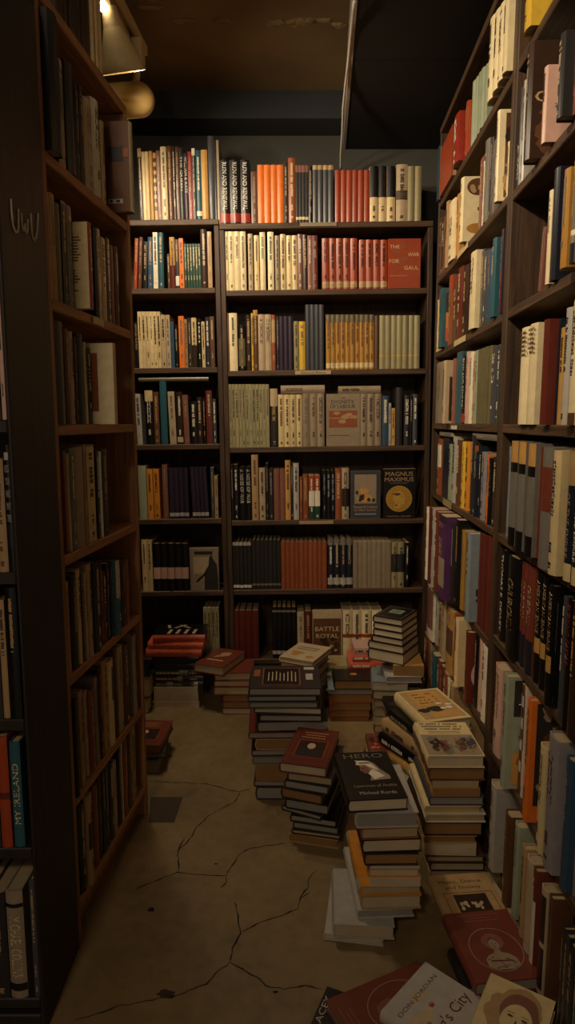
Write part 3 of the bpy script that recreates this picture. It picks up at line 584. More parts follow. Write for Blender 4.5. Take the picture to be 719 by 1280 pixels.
# ---- far wall, narrow left bookcase
brow(0, True, A1, s1, '''48 64 125 dark_brown pb=1 band=.0,.12,tan
64 80 140 cream nod=1
80 96 140 cream nod=1 
98 114 137 golden_tan nod=1
116 130 145 golden_tan band=.08,.14,dark_brown;.2,.26,dark_brown;.32,.38,dark_brown;.44,.5,dark_brown;.56,.62,dark_brown;.68,.74,dark_brown;.8,.86,dark_brown ft=with_dark_stripes nod=1
130 150 135 pinkish_brown
150 177 118 pale_cream hb=1
180 200 115 brown hb=1
200 217 115 dark_brown
217 231 118 brown pb=1
231 252 122 charcoal hb=1 text=THE_QUEEN,.12,.6,.5
252 272 148 dark_purple hb=1 text=WILLIAM_&_KATE,.05,.6,.55
272 290 140 red
290 305 125 charcoal band=.0,.1,ivory
305 331 135 teal hb=1 lc=ivory band=.88,.95,ivory
331 360 132 golden_tan hb=1 nod=1
363 390 70 slate hb=1 look=very_tall_glossy_slate-blue_book nod=1''')
brow(0, False, A1, s1, '''391 400 88 charcoal d=.19 nod=1
401 413 88 grey_beige nod=1
413 549 178 black n=3 hb=1 lc=white band=.84,.985,red text=RUIN_AND_RENEWAL,.04,.79,.42 look=black_hardback_with_red_foot_band
553 583 230 brown pb=1
583 700 200 orange n=4 hb=1 nod=1 look=glossy_orange_hardback''')
brow(0, False, A2, s2, '''49 66 105 dark_brown pb=1
67 97 88 rust hb=1 dash=1 look=tall_dark_rust_hardback lc=cream
97 149 118 charcoal n=4 pb=1 band=.0,.12,pinkish_brown;.9,.95,cream look=slim_charcoal_paperback_with_pale_foot nod=1
150 166 122 black
167 252 118 slate n=4 hb=1 band=.0,.08,tan look=slate_hardback_with_tan_head nod=1
258 400 138 brick n=6 hb=1 look=brick-red_hardback nod=1
400 505 122 cream n=3 hb=1 band=.0,.56,black look=cream_and_black_hardback
508 555 115 beige hb=1 look=wide_beige_hardback_with_oval_portrait band=.46,.62,dark_brown;.48,.60,grey_beige
555 612 122 pale_olive n=2 hb=1 nod=1''')
brow(1, True, A1, s1, '''19 34 530 brick pb=1 lean=4
38 55 525 brown lean=4
60 80 545 black lean=3
84 108 525 blue lean=2
110 131 503 ivory lean=1
133 158 505 teal lean=1
175 187 600 brown
187 211 525 golden_tan band=.55,1,maroon ft=with_maroon_lower_half
211 228 535 charcoal band=.75,.95,white ft=with_white_foot_label
229 250 530 orange pb=1
251 327 555 dark_green n=6 pb=1 lc=cream look=slim_dark_green_paperback
327 356 490 dark_brown hb=1
357 377 500 tan''')
brow(1, False, A1, s1, '''425 531 500 pale_cream n=4 hb=1 look=pale_cream_hardback lc=brown
540 562 510 beige hb=1
567 590 517 cream hb=1
593 618 503 pale_cream hb=1
628 656 502 pale_cream hb=1
661 682 518 grey_beige''')
brow(1, False, A2, s2, '''34 57 400 cream hb=1
59 82 405 cream hb=1 
82 104 405 cream hb=1
105 125 400 pinkish_brown
126 145 402 dark_brown
146 165 405 pinkish_brown
165 187 405 maroon
205 350 417 brick n=5 hb=1 lc=black band=.85,.97,tan look=brick_hardback_with_small_foot_picture
356 472 423 brick n=4 hb=1 lc=black band=.85,.97,tan look=brick_hardback_with_small_foot_picture
474 608 419 brick face=1 art=gaul t=.03 look=brick-red_book_standing_face_out''')
brow(2, True, A3, s1, '''28 46 150 black pb=1 text=GOOD_KINGS,.05,.6,.5
46 148 105 cream n=6 pb=1 look=cream_paperback
149 190 120 beige n=2 pb=1
190 207 150 blue nod=1
208 226 165 black
228 253 125 orange
254 267 140 tan pb=1
268 286 133 charcoal
286 309 133 cream hb=1 band=.55,1,dark_brown
312 330 137 black
331 346 150 cream pb=1
348 367 130 navy
368 389 127 brown''')
brow(2, False, A3, s1, '''425 431 75 red d=.12
432 453 110 pinkish_brown
455 492 112 pale_cream hb=1
497 527 165 black hb=1 band=.3,.9,olive look=black_hardback_with_olive_label
531 554 120 dark_brown
555 564 112 yellow
564 585 98 brown band=.0,.1,golden_tan
586 645 118 beige n=2 hb=1
646 663 120 rust band=.1,.5,tan''')
brow(2, False, A4, s2, '''17 30 115 dark_purple
30 85 115 dark_purple n=3 hb=1 nod=1
89 110 135 pale_olive hb=1
111 137 136 yellow hb=1 lc=brown
138 212 67 slate n=4 hb=1 nod=1 look=tall_slate-blue_hardback
221 418 108 ochre n=10 hb=1 band=.88,.97,cream;.0,.14,olive look=ochre_hardback_with_olive_head lc=brown
420 438 112 brown hb=1 nod=1
439 605 111 pale_olive n=7 hb=1 band=.74,.77,gold nod=1 look=pale_olive_hardback_with_gold_line''')
brow(3, True, A3, s1, '''37 62 475 pale_grey lean=-1 lc=charcoal
78 114 460 black band=.0,.2,cream look=black_book_with_cream_head_and_red_foot
116 140 466 brown
146 176 416 teal nod=1 look=tall_teal_book
185 215 465 beige lean=-1
219 246 466 dark_brown hb=1 band=.86,.96,beige
250 275 480 pinkish_brown lean=-1
279 309 508 black
311 334 490 dark_brown
336 348 492 black
351 379 460 maroon
381 397 497 slate''')
brow(3, False, A3, s1, '''436 451 420 charcoal nod=1
453 636 432 pale_olive n=12 pb=1 look=slim_pale_olive_paperback
640 674 452 charcoal hb=1 band=.0,.3,beige''')
brow(3, False, A4, s2, '''26 124 435 cream n=4 hb=1
125 215 431 grey_beige n=3 hb=1
219 360 432 grey_beige face=1 art=labour t=.03 look=grey-beige_book_standing_face_out
361 448 431 grey_beige n=3 hb=1
451 477 440 blue lc=ivory
478 488 470 pale_grey
489 504 490 golden_tan
506 534 406 charcoal hb=1 nod=1 look=tall_glossy_charcoal_hardback
540 564 438 charcoal hb=1
565 574 440 black
576 596 433 slate hb=1''')
brow(4, True, A5, s1, '''48 84 115 pale_green hb=1 nod=1 look=grey-green_hardback
86 113 130 amber hb=1
115 142 130 amber hb=1
156 180 110 pinkish_brown
184 272 125 dark_purple n=4 hb=1 nod=1 band=.88,.95,pale_grey look=dark_purple_hardback_with_pale_foot_mark
288 362 121 dark_purple n=4 hb=1 lean=-2 nod=1 band=.88,.95,pale_grey look=leaning_dark_purple_hardback
372 388 125 slate
389 404 160 tan''')
brow(4, False, A5, s1, '''445 459 92 black
461 474 110 black
476 497 110 black
499 556 120 black n=2 hb=1 text=A_NOISE_OF_WAR,.05,.68,.55 look=black_hardback_with_white_spine_title lc=white
557 587 66 tan hb=1 look=tall_tan_hardback
590 618 125 beige
620 632 105 black pb=1
633 655 128 charcoal''')
brow(4, False, A6, s2, '''8 32 118 pinkish_brown nod=1 hb=1
33 54 118 pinkish_brown nod=1 hb=1
55 77 83 golden_tan hb=1 look=tall_golden_tan_hardback
78 87 90 charcoal
88 111 95 pale_grey hb=1
114 125 150 rust
126 149 142 rust hb=1
151 174 145 brick band=.35,.7,ivory;.7,1,dark_green look=red_white_and_green_hardback
175 197 145 brick band=.35,.7,ivory;.7,1,dark_green look=red_white_and_green_hardback
206 258 125 black n=3 hb=1 lc=pale_blue look=glossy_black_hardback_with_pale_blue_title
259 284 118 rust hb=1
286 315 115 beige hb=1 band=.4,.75,dark_brown
320 444 125 slate face=1 art=dissent t=.028 look=slate-blue_book_with_framed_picture_standing_face_out
452 587 118 black face=1 art=coin t=.028 look=black_book_with_gold_coin_standing_face_out''')
brow(5, True, A5, s1, '''63 110 450 cream n=2 hb=1 lc=brown
113 272 466 black n=5 hb=1 band=.5,.74,pink nod=1 look=black_hardback_with_pink_picture_band
276 408 487 grey_beige face=1 art=soldier t=.035 look=pale_book_with_dark_soldier_standing_face_out''')
brow(5, False, A5, s1, '''466 555 460 charcoal n=5 hb=1 band=.0,.07,pale_grey;.9,.96,ivory nod=1 look=charcoal_hardback_with_pale_head
557 688 450 charcoal n=7 hb=1 look=plain_charcoal_hardback nod=1 band=.88,.92,grey''')
brow(5, False, A6, s2, '''38 225 416 rust n=10 hb=1 nod=1 look=plain_rust_hardback
228 330 405 navy n=4 hb=1 band=.78,.92,pale_grey;.0,.12,grey look=navy_hardback_with_pale_foot_band
332 487 415 grey_beige n=8 pb=1 nod=1 look=grey-beige_paperback
489 541 420 pale_olive n=2 hb=1 band=.25,.65,charcoal look=pale_olive_hardback_with_dark_picture
545 562 420 black''')
brow(6, True, A7, s1, '''341 411 108 pale_olive n=4 pb=1''')
brow(6, False, A7, s1, '''470 588 120 maroon n=4 hb=1 nod=1''')
brow(6, False, A8, s2, '''2 100 95 black n=5 hb=1 band=.06,.1,grey;.85,.92,pale_grey nod=1 look=black_hardback_with_pale_foot_mark
104 132 118 beige
134 163 112 maroon
165 287 110 beige face=1 art=battle t=.03 look=beige_book_with_dark_picture_standing_face_out
290 406 108 pale_cream n=3 hb=1 band=.5,.57,brick look=pale_cream_hardback_with_red_mark
408 450 108 pale_cream n=1 hb=1 band=.5,.57,brick look=pale_cream_hardback_with_red_mark''')
# ---- right wall
def rrow(far, k, org, s, data, **kw):
    Z = RZ if far else NZ
    nm = ['top', 'second', 'third', 'fourth', 'fifth', 'sixth', 'seventh', 'bottom'][k]
    w = f"{'farther' if far else 'nearer'} right bookcase's {nm} row"
    lim = (-1.042, -.0235) if far else (.0235, .955)
    row(RIGHT, Z[k], zt(Z, k) if k else RTOP, org, s, w, f"books on the {w}", data, lim, **kw)
Q1, Q2, Q3, Q4, Q5, Q6, Q7 = (530,130), (530,220), (530,340), (530,430), (520,530), (520,620), (520,720)
t = 5.99
rrow(True, 0, Q1, t, '''64 112 320 blue face=1 p=.012 t=.012 look=tall_blue_book_standing_face_out
122 214 250 brick face=1 p=.01 t=.02 look=wide_red_book_standing_face_out
217 256 90 red hb=1 p=.02
272 300 20 brick
308 342 -15 brick n=2''')
rrow(True, 0, (520,0), 3.613, '''248 318 370 pale_green n=5 hb=1 yt2=292 nod=1 look=grey-green_hardback''')
rrow(True, 0, (580,0), 5.173, '''150 318 120 pale_cream n=5 hb=1 yt2=-60 p=.02 lc=dark_brown look=tall_ivory_hardback_with_scalloped_foot''')
rrow(True, 1, Q2, t, '''95 118 315 brown
119 138 320 dark_brown
139 154 305 brown
155 172 195 tan p=.002
175 220 195 pale_cream hb=1 p=.006
222 260 140 golden_tan hb=1
264 284 20 pale_cream hb=1 cx=340 d=.2 art=ornament look=big_cream_hardback_with_round_ornaments
340 352 -20 navy band=.45,.8,ivory look=navy_book_with_white_lower_half p=-.01''')
rrow(True, 1, Q1, t, '''402 430 405 pinkish_brown
431 440 430 ivory
441 472 275 grey hb=1
478 500 255 charcoal hb=1
502 524 270 grey
526 545 55 pale_cream hb=1 cx=596 d=.2 art=brownphoto look=tall_cream_hardback_with_brown_photo_cover
597 614 150 ivory
615 634 285 cream''')
rrow(True, 2, Q3, t, '''75 100 210 cream hb=1
104 130 132 teal hb=1 cx=162 art=orangeblock look=teal_book_with_orange_block
175 203 30 rust hb=1 band=.0,.25,brick
205 235 95 brown
240 278 -30 maroon hb=1
280 322 -45 dark_brown hb=1
330 374 -145 pale_cream hb=1 cx=408 lc=dark_brown art=darkcorner look=cream_hardback_with_dark_corner
410 438 -165 slate
441 468 -160 slate hb=1
470 494 -168 blue hb=1
497 522 -250 teal hb=1 cx=556 look=tall_glossy_teal_hardback
560 574 -320 dark_purple band=.5,1,maroon p=.01''')
rrow(True, 3, Q4, t, '''80 130 140 grey_beige hb=1
136 152 125 beige hb=1 cx=196 art=darkphoto look=beige_hardback_with_dark_picture
206 224 110 pinkish_brown
228 272 62 teal hb=1 nod=1
275 300 88 black hb=1 lc=white band=.85,.985,red text=RUIN_AND_RENEWAL,.04,.8,.45 look=black_hardback_with_red_foot_band
303 325 58 pink hb=1
327 355 60 ivory hb=1
357 369 80 tan
371 388 48 pale_green hb=1
390 490 40 olive n=4 hb=1 nod=1 yt2=12
492 568 25 slate n=2 hb=1 lc=ivory yt2=2 look=slate_hardback_with_white_script''')
rrow(True, 4, Q5, t, '''152 180 112 rust band=.1,.5,ivory
186 232 102 navy hb=1 nod=1
236 260 150 pale_green hb=1
262 292 92 pale_grey hb=1 
293 328 122 brown hb=1 lc=cream
331 358 132 yellow hb=1
360 391 135 amber hb=1
402 425 85 charcoal hb=1
427 450 160 navy band=.0,.08,rust
452 474 165 navy hb=1
476 513 210 lilac_grey hb=1
515 530 230 orange
532 556 255 black
560 588 245 charcoal''')
rrow(True, 5, Q6, t, '''66 82 85 ivory p=.06
84 104 82 maroon p=.06
106 125 95 pale_grey hb=1 p=.058
127 152 110 muted_red hb=1 p=.056
156 200 120 purple hb=1 p=.055 band=.0,.08,dark_purple;.5,.85,grey_beige look=purple_hardback_with_grey_picture
206 234 70 amber hb=1 p=.035
240 268 200 charcoal hb=1 p=.03
271 298 160 black p=.025
321 350 258 ochre hb=1 p=.012
362 388 275 pale_blue hb=1 cx=444 d=.2 art=figure look=large_grey-blue_hardback_with_figure_on_cover
452 480 282 maroon hb=1 p=-.005 nod=1
484 514 290 maroon hb=1 p=-.005 nod=1
518 552 300 maroon hb=1 p=-.005 nod=1''')
rrow(True, 6, Q7, t, '''76 118 20 ivory hb=1 p=.03 band=.1,.8,pinkish_brown look=white_hardback_with_pink_picture_spine
120 134 30 grey_beige p=.02
136 150 40 pale_grey p=.02
160 184 210 tan p=.02
186 212 120 beige p=.02
216 262 130 golden_tan hb=1 p=.025 band=.3,.7,brown look=golden_tan_hardback_with_brown_photo
266 282 190 rust p=.02
284 302 178 cream hb=1 p=.025
304 330 215 dark_brown hb=1 
333 352 250 black
358 374 300 maroon hb=1 cx=428 art=facecircle look=maroon_hardback_with_face_on_cover
430 448 380 black
455 480 430 pink hb=1
483 512 450 ivory hb=1 lc=black
515 530 480 beige
532 550 490 tan''')
rrow(True, 7, Q7, t, '''50 78 415 muted_red hb=1 p=.02
80 104 440 tan p=.02
106 128 480 teal hb=1 p=.03
130 148 500 grey_beige hb=1 p=.02
150 168 560 muted_red p=.02
170 188 590 muted_red p=.02
192 220 640 rust p=.02
222 236 745 pale_cream hb=1 p=.02
240 262 765 tan hb=1 p=.02''', hbp=.8)
t2 = 5.173
rrow(False, 0, (580,0), t2, '''392 436 -160 yellow hb=1 p=.02 look=bright_yellow_hardback
455 478 -140 gold hb=1''')
rrow(False, 1, (520,0), 3.613, '''442 468 400 charcoal hb=1 text=ALISON,.55,.9,.5 look=charcoal_hardback_with_white_spine_title
470 484 365 pale_grey
486 512 205 dark_brown hb=1 cx=572 d=.2 art=bigletters look=huge_dark_brown_book_with_large_pale_letters
566 584 305 pink hb=1 cx=636 d=.18 art=peach look=peach_pink_hardback
638 664 155 charcoal hb=1 p=.03 look=tall_charcoal_hardback_with_white_lettering
668 682 330 teal
688 700 70 muted_red hb=1 p=.01
702 719 40 muted_red hb=1 p=.01''')
rrow(False, 2, (619,180), 5.82, '''312 336 620 pinkish_brown lean=7 p=0
366 392 340 pale_cream hb=1 p=.01
398 438 180 navy hb=1 cx=480 d=.19 nod=1 look=large_plain_navy_hardback
476 522 185 ochre hb=1 p=.03 look=large_ochre_hardback
526 538 540 cream p=.02
546 578 60 grey hb=1 p=.03 band=.75,1,navy;.7,.82,ivory look=grey_plaid_hardback_with_navy_foot''')
rrow(False, 3, (619,370), 6.737, '''190 258 268 pale_cream hb=1 p=.01 look=cream_hardback_with_stacked_dark_title nod=1 stk=1 lc=dark_brown
260 325 235 pale_cream hb=1 p=.01 look=cream_hardback_with_stacked_dark_title nod=1 stk=1 lc=dark_brown
328 374 218 black hb=1 band=.5,.62,pale_grey look=black_hardback_with_pale_emblem
376 420 200 maroon hb=1 p=.015 nod=1
424 470 185 teal hb=1 nod=1 spcol=navy look=dark_blue-green_hardback
474 512 190 navy hb=1 nod=1
518 552 265 golden_tan pb=1 look=torn_golden_tan_paperback
556 606 100 pale_grey hb=1 p=.02 lc=black look=pale_grey_hardback_with_white_foot_band
614 672 35 pale_cream hb=1 p=.03 lc=dark_brown band=.9,1,brown look=tall_cream_hardback_with_brown_foot''')
rrow(False, 4, (619,530), 6.4, '''82 96 180 pale_blue
100 152 135 grey hb=1 p=.02 band=.0,.2,golden_tan;.2,.29,black;.82,1,black nod=1 look=grey_hardback_with_black_blocks_and_photo_head
158 212 142 grey hb=1 p=.02 band=.0,.2,golden_tan;.2,.29,black;.82,1,black nod=1 look=grey_hardback_with_black_blocks_and_photo_head
232 288 155 grey hb=1 p=.02 band=.0,.2,golden_tan;.2,.29,black;.82,1,black nod=1 look=grey_hardback_with_black_blocks_and_photo_head
292 336 185 muted_red hb=1 p=.01 lc=golden_tan look=red_hardback_with_tan_letters
340 418 185 grey hb=1 p=.03 band=.16,.52,muted_red nod=1 look=wide_grey_hardback_with_red_panel
424 484 212 cream hb=1 p=.03 look=wide_cream_hardback
512 540 260 black p=.0
548 606 215 navy hb=1 p=.02 band=.0,.26,tan;.86,1,cream text=OF_THE_EMPIRE,.32,.82,.4 look=navy_hardback_with_cream_foot
612 660 230 navy hb=1 p=.02 band=.0,.26,tan;.86,1,cream text=OF_THE_EMPIRE,.32,.82,.4 look=navy_hardback_with_cream_foot''')
rrow(False, 5, (609,670), 5.565, '''78 118 95 black hb=1 text=THOMAS_E._DEWEY,.05,.9,.3 look=black_hardback_with_small_white_letters
122 182 120 black hb=1 p=.01 text=CHURCHILL,.22,.75,.55 lc=tan look=black_hardback_with_large_bronze_letters
186 202 160 ivory
204 226 175 muted_red hb=1 band=.68,1,navy text=CHURCHILL,.18,.55,.5 look=red_and_navy_hardback
230 252 185 muted_red hb=1 band=.68,1,navy text=CHURCHILL,.18,.55,.5 look=red_and_navy_hardback
256 304 205 muted_red hb=1 band=.68,1,navy text=CHURCHILL,.18,.55,.5 look=red_and_navy_hardback
318 354 262 black hb=1 band=.58,.72,golden_tan text=AMERICAN_JENNIE,.06,.54,.6 lc=tan look=black_hardback_with_tan_spine_block
358 392 285 black hb=1 band=.58,.72,golden_tan text=AMERICAN_JENNIE,.06,.54,.6 lc=tan look=black_hardback_with_tan_spine_block
396 430 320 black hb=1 p=.015 band=.58,.72,golden_tan text=AMERICAN_JENNIE,.06,.54,.6 lc=tan look=black_hardback_with_tan_spine_block
434 462 405 black hb=1 cx=488 art=tancover look=black_hardback_with_cream_top_edge
490 514 420 slate hb=1 p=.01 
518 552 440 black hb=1 p=.02 text=BURYING_CAESAR,.04,.5,.6 lc=red look=black_hardback_with_red_letters
556 600 480 dark_brown hb=1 p=.02 lc=golden_tan look=dark_brown_hardback_with_large_tan_letters''')
rrow(False, 6, (599,800), 5.99, '''98 148 195 pink hb=1 p=.0 lc=brown look=pale_pink_hardback_with_brown_ornament
158 184 170 pale_green hb=1 cx=268 d=.19 art=collage look=tall_pale_green_book_with_collage_cover
283 301 330 muted_red pb=1 band=.1,.2,ivory;.3,.4,ivory;.5,.6,ivory;.7,.8,ivory
304 316 350 ivory pb=1
324 352 380 orange hb=1 cx=405 d=.2 art=darkpainting look=bright_orange_spined_book_with_dark_painting''')
rrow(False, 6, (599,900), 5.82, '''410 452 185 cream hb=1 p=.02 zr=.1
462 528 120 lilac_grey hb=1 p=.02 zr=.1 look=thick_lilac-grey_hardback
534 562 160 brown hb=1 zr=.1
586 630 280 blue hb=1 p=.01 zr=.1
634 654 300 charcoal hb=1 zr=.1
658 690 310 lilac_grey hb=1 zr=.1''')
rrow(False, 7, (599,900), 5.82, '''-10 30 180 tan zr=.16
70 105 278 pale_grey hb=1 p=.03 zr=.16
108 132 420 ivory zr=.16
136 164 470 black lc=ivory zr=.16
172 206 455 brown hb=1 p=.03 zr=.16
208 238 520 muted_red hb=1 p=.02 zr=.16
242 272 600 pale_green hb=1 p=.02 zr=.16
276 288 640 ivory zr=.16
292 316 705 tan hb=1 p=.03 zr=.16
326 366 790 beige hb=1 p=.03 zr=.16 nod=1
370 394 890 muted_red hb=1 p=.03 zr=.16 band=.3,1,ivory look=red_topped_white_hardback
400 422 1000 black hb=1 p=.02 zr=.16
428 462 1160 beige hb=1 p=.03 zr=.16 band=.06,.5,dark_brown;.55,.95,dark_brown look=pale_hardback_with_dark_blocks''')
rrow(False, 7, (599,1060), 5.82, '''484 502 245 brown hb=1 cx=596 t=.02 zr=.14 art=figure look=thick_brown_hardback_with_open_top
568 590 415 charcoal p=.03 zr=.14
592 618 470 charcoal p=.03 zr=.14
622 658 545 black p=.03 zr=.14
664 698 705 teal hb=1 p=.03 zr=.14''')
# ---- left bookcase
def lrow(k, org, s, data, **kw):
    nm = ['top', 'second', 'third', 'fourth', 'fifth', 'sixth', 'seventh', 'bottom'][k]
    w = f"brown left bookcase's {nm} row"
    row(LEFT, LZ[k], zt(LZ, k), org, s, w, f"books on the {w}", data, (.0235, LX1 - .0235), **kw)
lrow(0, (40,0), 4.49, '''130 330 -160 dark_brown n=8 pb=1 nod=1 look=dark_spiral-bound_booklet band=.0,.04,grey
332 400 -80 cream n=3 hb=1 nod=1''')
lrow(1, (0,0), s1, '''232 262 60 black n=1 hb=1 cx=185 t=.05 d=.2 nod=1 zr=.15 look=very_tall_black_binder_standing_proud
266 298 268 beige hb=1
302 344 285 charcoal hb=1 nod=1 p=0
346 364 375 black
366 384 385 dark_brown
387 420 448 beige hb=1
422 458 452 ivory hb=1 lc=navy
462 480 548 cream hb=1
590 610 552 brown hb=1 cx=512 t=.03 d=.2 back=1 spcol=beige art=barcode look=big_brown_hardback_with_white_barcode''')
lrow(2, (0,200), s1, '''190 236 145 cream hb=1 p=0 zr=.13
238 262 150 ochre zr=.13
264 284 195 olive hb=1
288 312 185 black pb=1 look=black_spiral-bound_book band=.0,.03,grey
314 338 205 grey pb=1
406 430 282 cream hb=1 cx=342 t=.022 back=1 art=textcover spcol=red look=red-spined_cream_book_with_printed_text_cover
434 452 305 navy hb=1
454 464 310 ivory
467 486 350 cream
488 506 352 charcoal pb=1
508 522 385 pinkish_brown
524 540 390 brown''')
lrow(3, (0,400), s1, '''226 240 0 grey_beige
244 300 5 black hb=1 nod=1 look=thick_black_hardback
303 322 40 brown
324 342 52 pink hb=1
344 356 75 brown
358 384 62 navy hb=1 nod=1
388 400 100 cream
402 420 125 black
520 538 105 pale_cream hb=1 cx=424 t=.02 d=.17 back=1 art=rustpanel spcol=tan look=cream_book_with_rust_panel_on_cover nod=1''')
lrow(4, (0,400), s1, '''258 274 595 pinkish_brown
276 302 640 navy hb=1 look=navy_hardback_with_white_lettering p=.01
304 314 590 rust
316 328 600 cream
330 348 575 grey hb=1
350 388 570 grey_beige hb=1 nod=1
392 402 565 tan
404 438 560 cream pb=1 look=cream_spiral-bound_book band=.0,.02,grey
446 458 585 black
460 470 590 ivory
472 494 580 charcoal
498 512 725 salmon lean=-14 look=leaning_salmon-red_booklet p=.02 nod=1''')
lrow(5, (60,700), 5.136, '''100 112 160 brown
114 156 140 ochre hb=1
162 200 90 black hb=1 look=black_hardback_with_pale_script
205 228 60 cream hb=1
238 252 80 brown
256 268 80 beige
270 298 25 tan hb=1
304 346 10 navy hb=1 p=.005
350 364 10 maroon
366 384 70 maroon
390 410 20 black
412 428 10 charcoal
432 476 0 teal hb=1 p=.01 band=.0,.5,beige look=dark_teal_hardback_with_beige_label
480 506 -5 charcoal
512 528 -5 rust''')
lrow(6, (60,700), 5.136, '''124 200 900 black hb=1 p=.01 nod=1 look=large_black_hardback_near_the_case_end zr=.2
212 236 840 tan hb=1 zr=.2
242 262 842 beige hb=1 zr=.2
268 302 834 rust hb=1 zr=.2
306 330 750 grey_beige hb=1 zr=.2
334 354 690 dark_brown hb=1 zr=.2
360 390 640 golden_tan hb=1 zr=.2
392 430 642 cream hb=1 zr=.2
434 454 560 brown zr=.2
458 488 555 beige zr=.2
492 520 540 brown zr=.2
526 550 440 pale_grey hb=1 zr=.2 p=.02 look=large_pale_grey_hardback
555 575 480 grey_beige zr=.2''')
lrow(7, (70,860), 4.793, '''100 140 700 dark_brown hb=1 zr=.15
142 182 690 black zr=.15
188 232 600 tan hb=1 p=.01 zr=.15 look=tan_hardback_with_dark_figure band=.3,.6,dark_brown
236 262 575 rust zr=.15
266 284 520 black zr=.15
286 304 490 charcoal zr=.15
306 326 470 black zr=.15
330 350 450 charcoal zr=.15
352 374 440 beige zr=.15
378 398 330 black zr=.15
400 412 320 cream zr=.15
416 436 270 rust zr=.15
440 460 240 brown zr=.15
464 486 200 tan zr=.15''')
# ---- dark bookcase at the left picture edge
def nrow(k, z, org, s, data):
    nm = ['first', 'second', 'third', 'fourth', 'fifth', 'sixth'][k]
    w = f"black left-edge bookcase's {nm} shelf"
    row(NEAR, z, max(q for q in [1.86] + NEZ if q > z + .03 and all(not (z + .03 < w_ < q) for w_ in NEZ)) - TH, org, s, w, f"books on the {w}", data, (NX1 - .6, NX1 - .009), p0=.003)
nrow(0, NEZ[1], (0,330), 3.12, '''-140 -104 60 brown
-100 -62 40 charcoal
-58 -14 80 dark_brown
-10 36 85 pink hb=1 p=.002 look=pale_pink_paperback''')
nrow(1, NEZ[2], (0,330), 3.12, '''-120 -82 800 navy
-78 -30 770 brown
-26 18 760 tan
22 70 705 black hb=1 text=|I/KISS/YOUR/HAND/MANY/TIMES,.04,.62,.72 band=.62,.8,navy lc=pale_grey look=black_hardback_with_stacked_white_title''')
nrow(2, NEZ[3], (0,860), 6.4, '''-160 -90 -700 brown
-84 -8 -780 charcoal
-4 50 -700 tan
58 150 -800 black hb=1 look=thick_black_hardback''')
nrow(3, NEZ[4], (0,860), 6.4, '''-190 -110 500 navy
-104 -20 420 charcoal
-16 72 395 brick hb=1 look=brick-red_hardback band=.5,.56,maroon nod=1
86 172 440 teal hb=1 text=^MY_IRELAND,.2,.78,.55 lc=cream look=dark_teal_hardback_with_cream_title
220 252 600 cream pb=1 nod=1''')
nrow(4, NEZ[5], (0,1040), 5.33, '''-130 -60 430 brown
-54 46 420 charcoal hb=1 look=wide_charcoal_hardback
50 165 395 grey_beige hb=1 text=MICHAEL_COLLINS,.24,.8,.62 lc=cream band=.12,.155,black;.86,.93,black look=thick_grey-beige_hardback_with_gold_title
208 256 330 slate hb=1''')


flat_on(BACK, BZR[3], A4, s2, "wide far bookcase's fourth row", "books on the wide far bookcase's fourth row", '''36 216 397 yb=431 grey_beige d=.12 look=grey-beige_book_lying_flat_on_the_cream_ones
272 445 400 yb=430 grey_beige d=.12 look=grey-beige_book_lying_flat_above_the_face-out_book'''.replace(' yb=431 grey_beige', ' grey_beige yb=431').replace(' yb=430 grey_beige', ' grey_beige yb=430'))
flat_on(BACK, BZL[3], A3, s1, "narrow far bookcase's fourth row", "books on the narrow far bookcase's fourth row", '''48 362 402 olive yb=418 d=.1 nod=1 look=thin_dark_board_lying_flat_above_the_books''')
flat_on(RIGHT, RZ[4], Q5, t, "farther right bookcase's fifth row", "books on the farther right bookcase's fifth row", '''165 250 62 grey yb=92 d=.12 pb=1 look=grey_paperback_lying_flat_on_the_others
408 585 75 grey yb=118 d=.12 pb=1 look=grey_paperback_lying_flat_near_the_divider''')

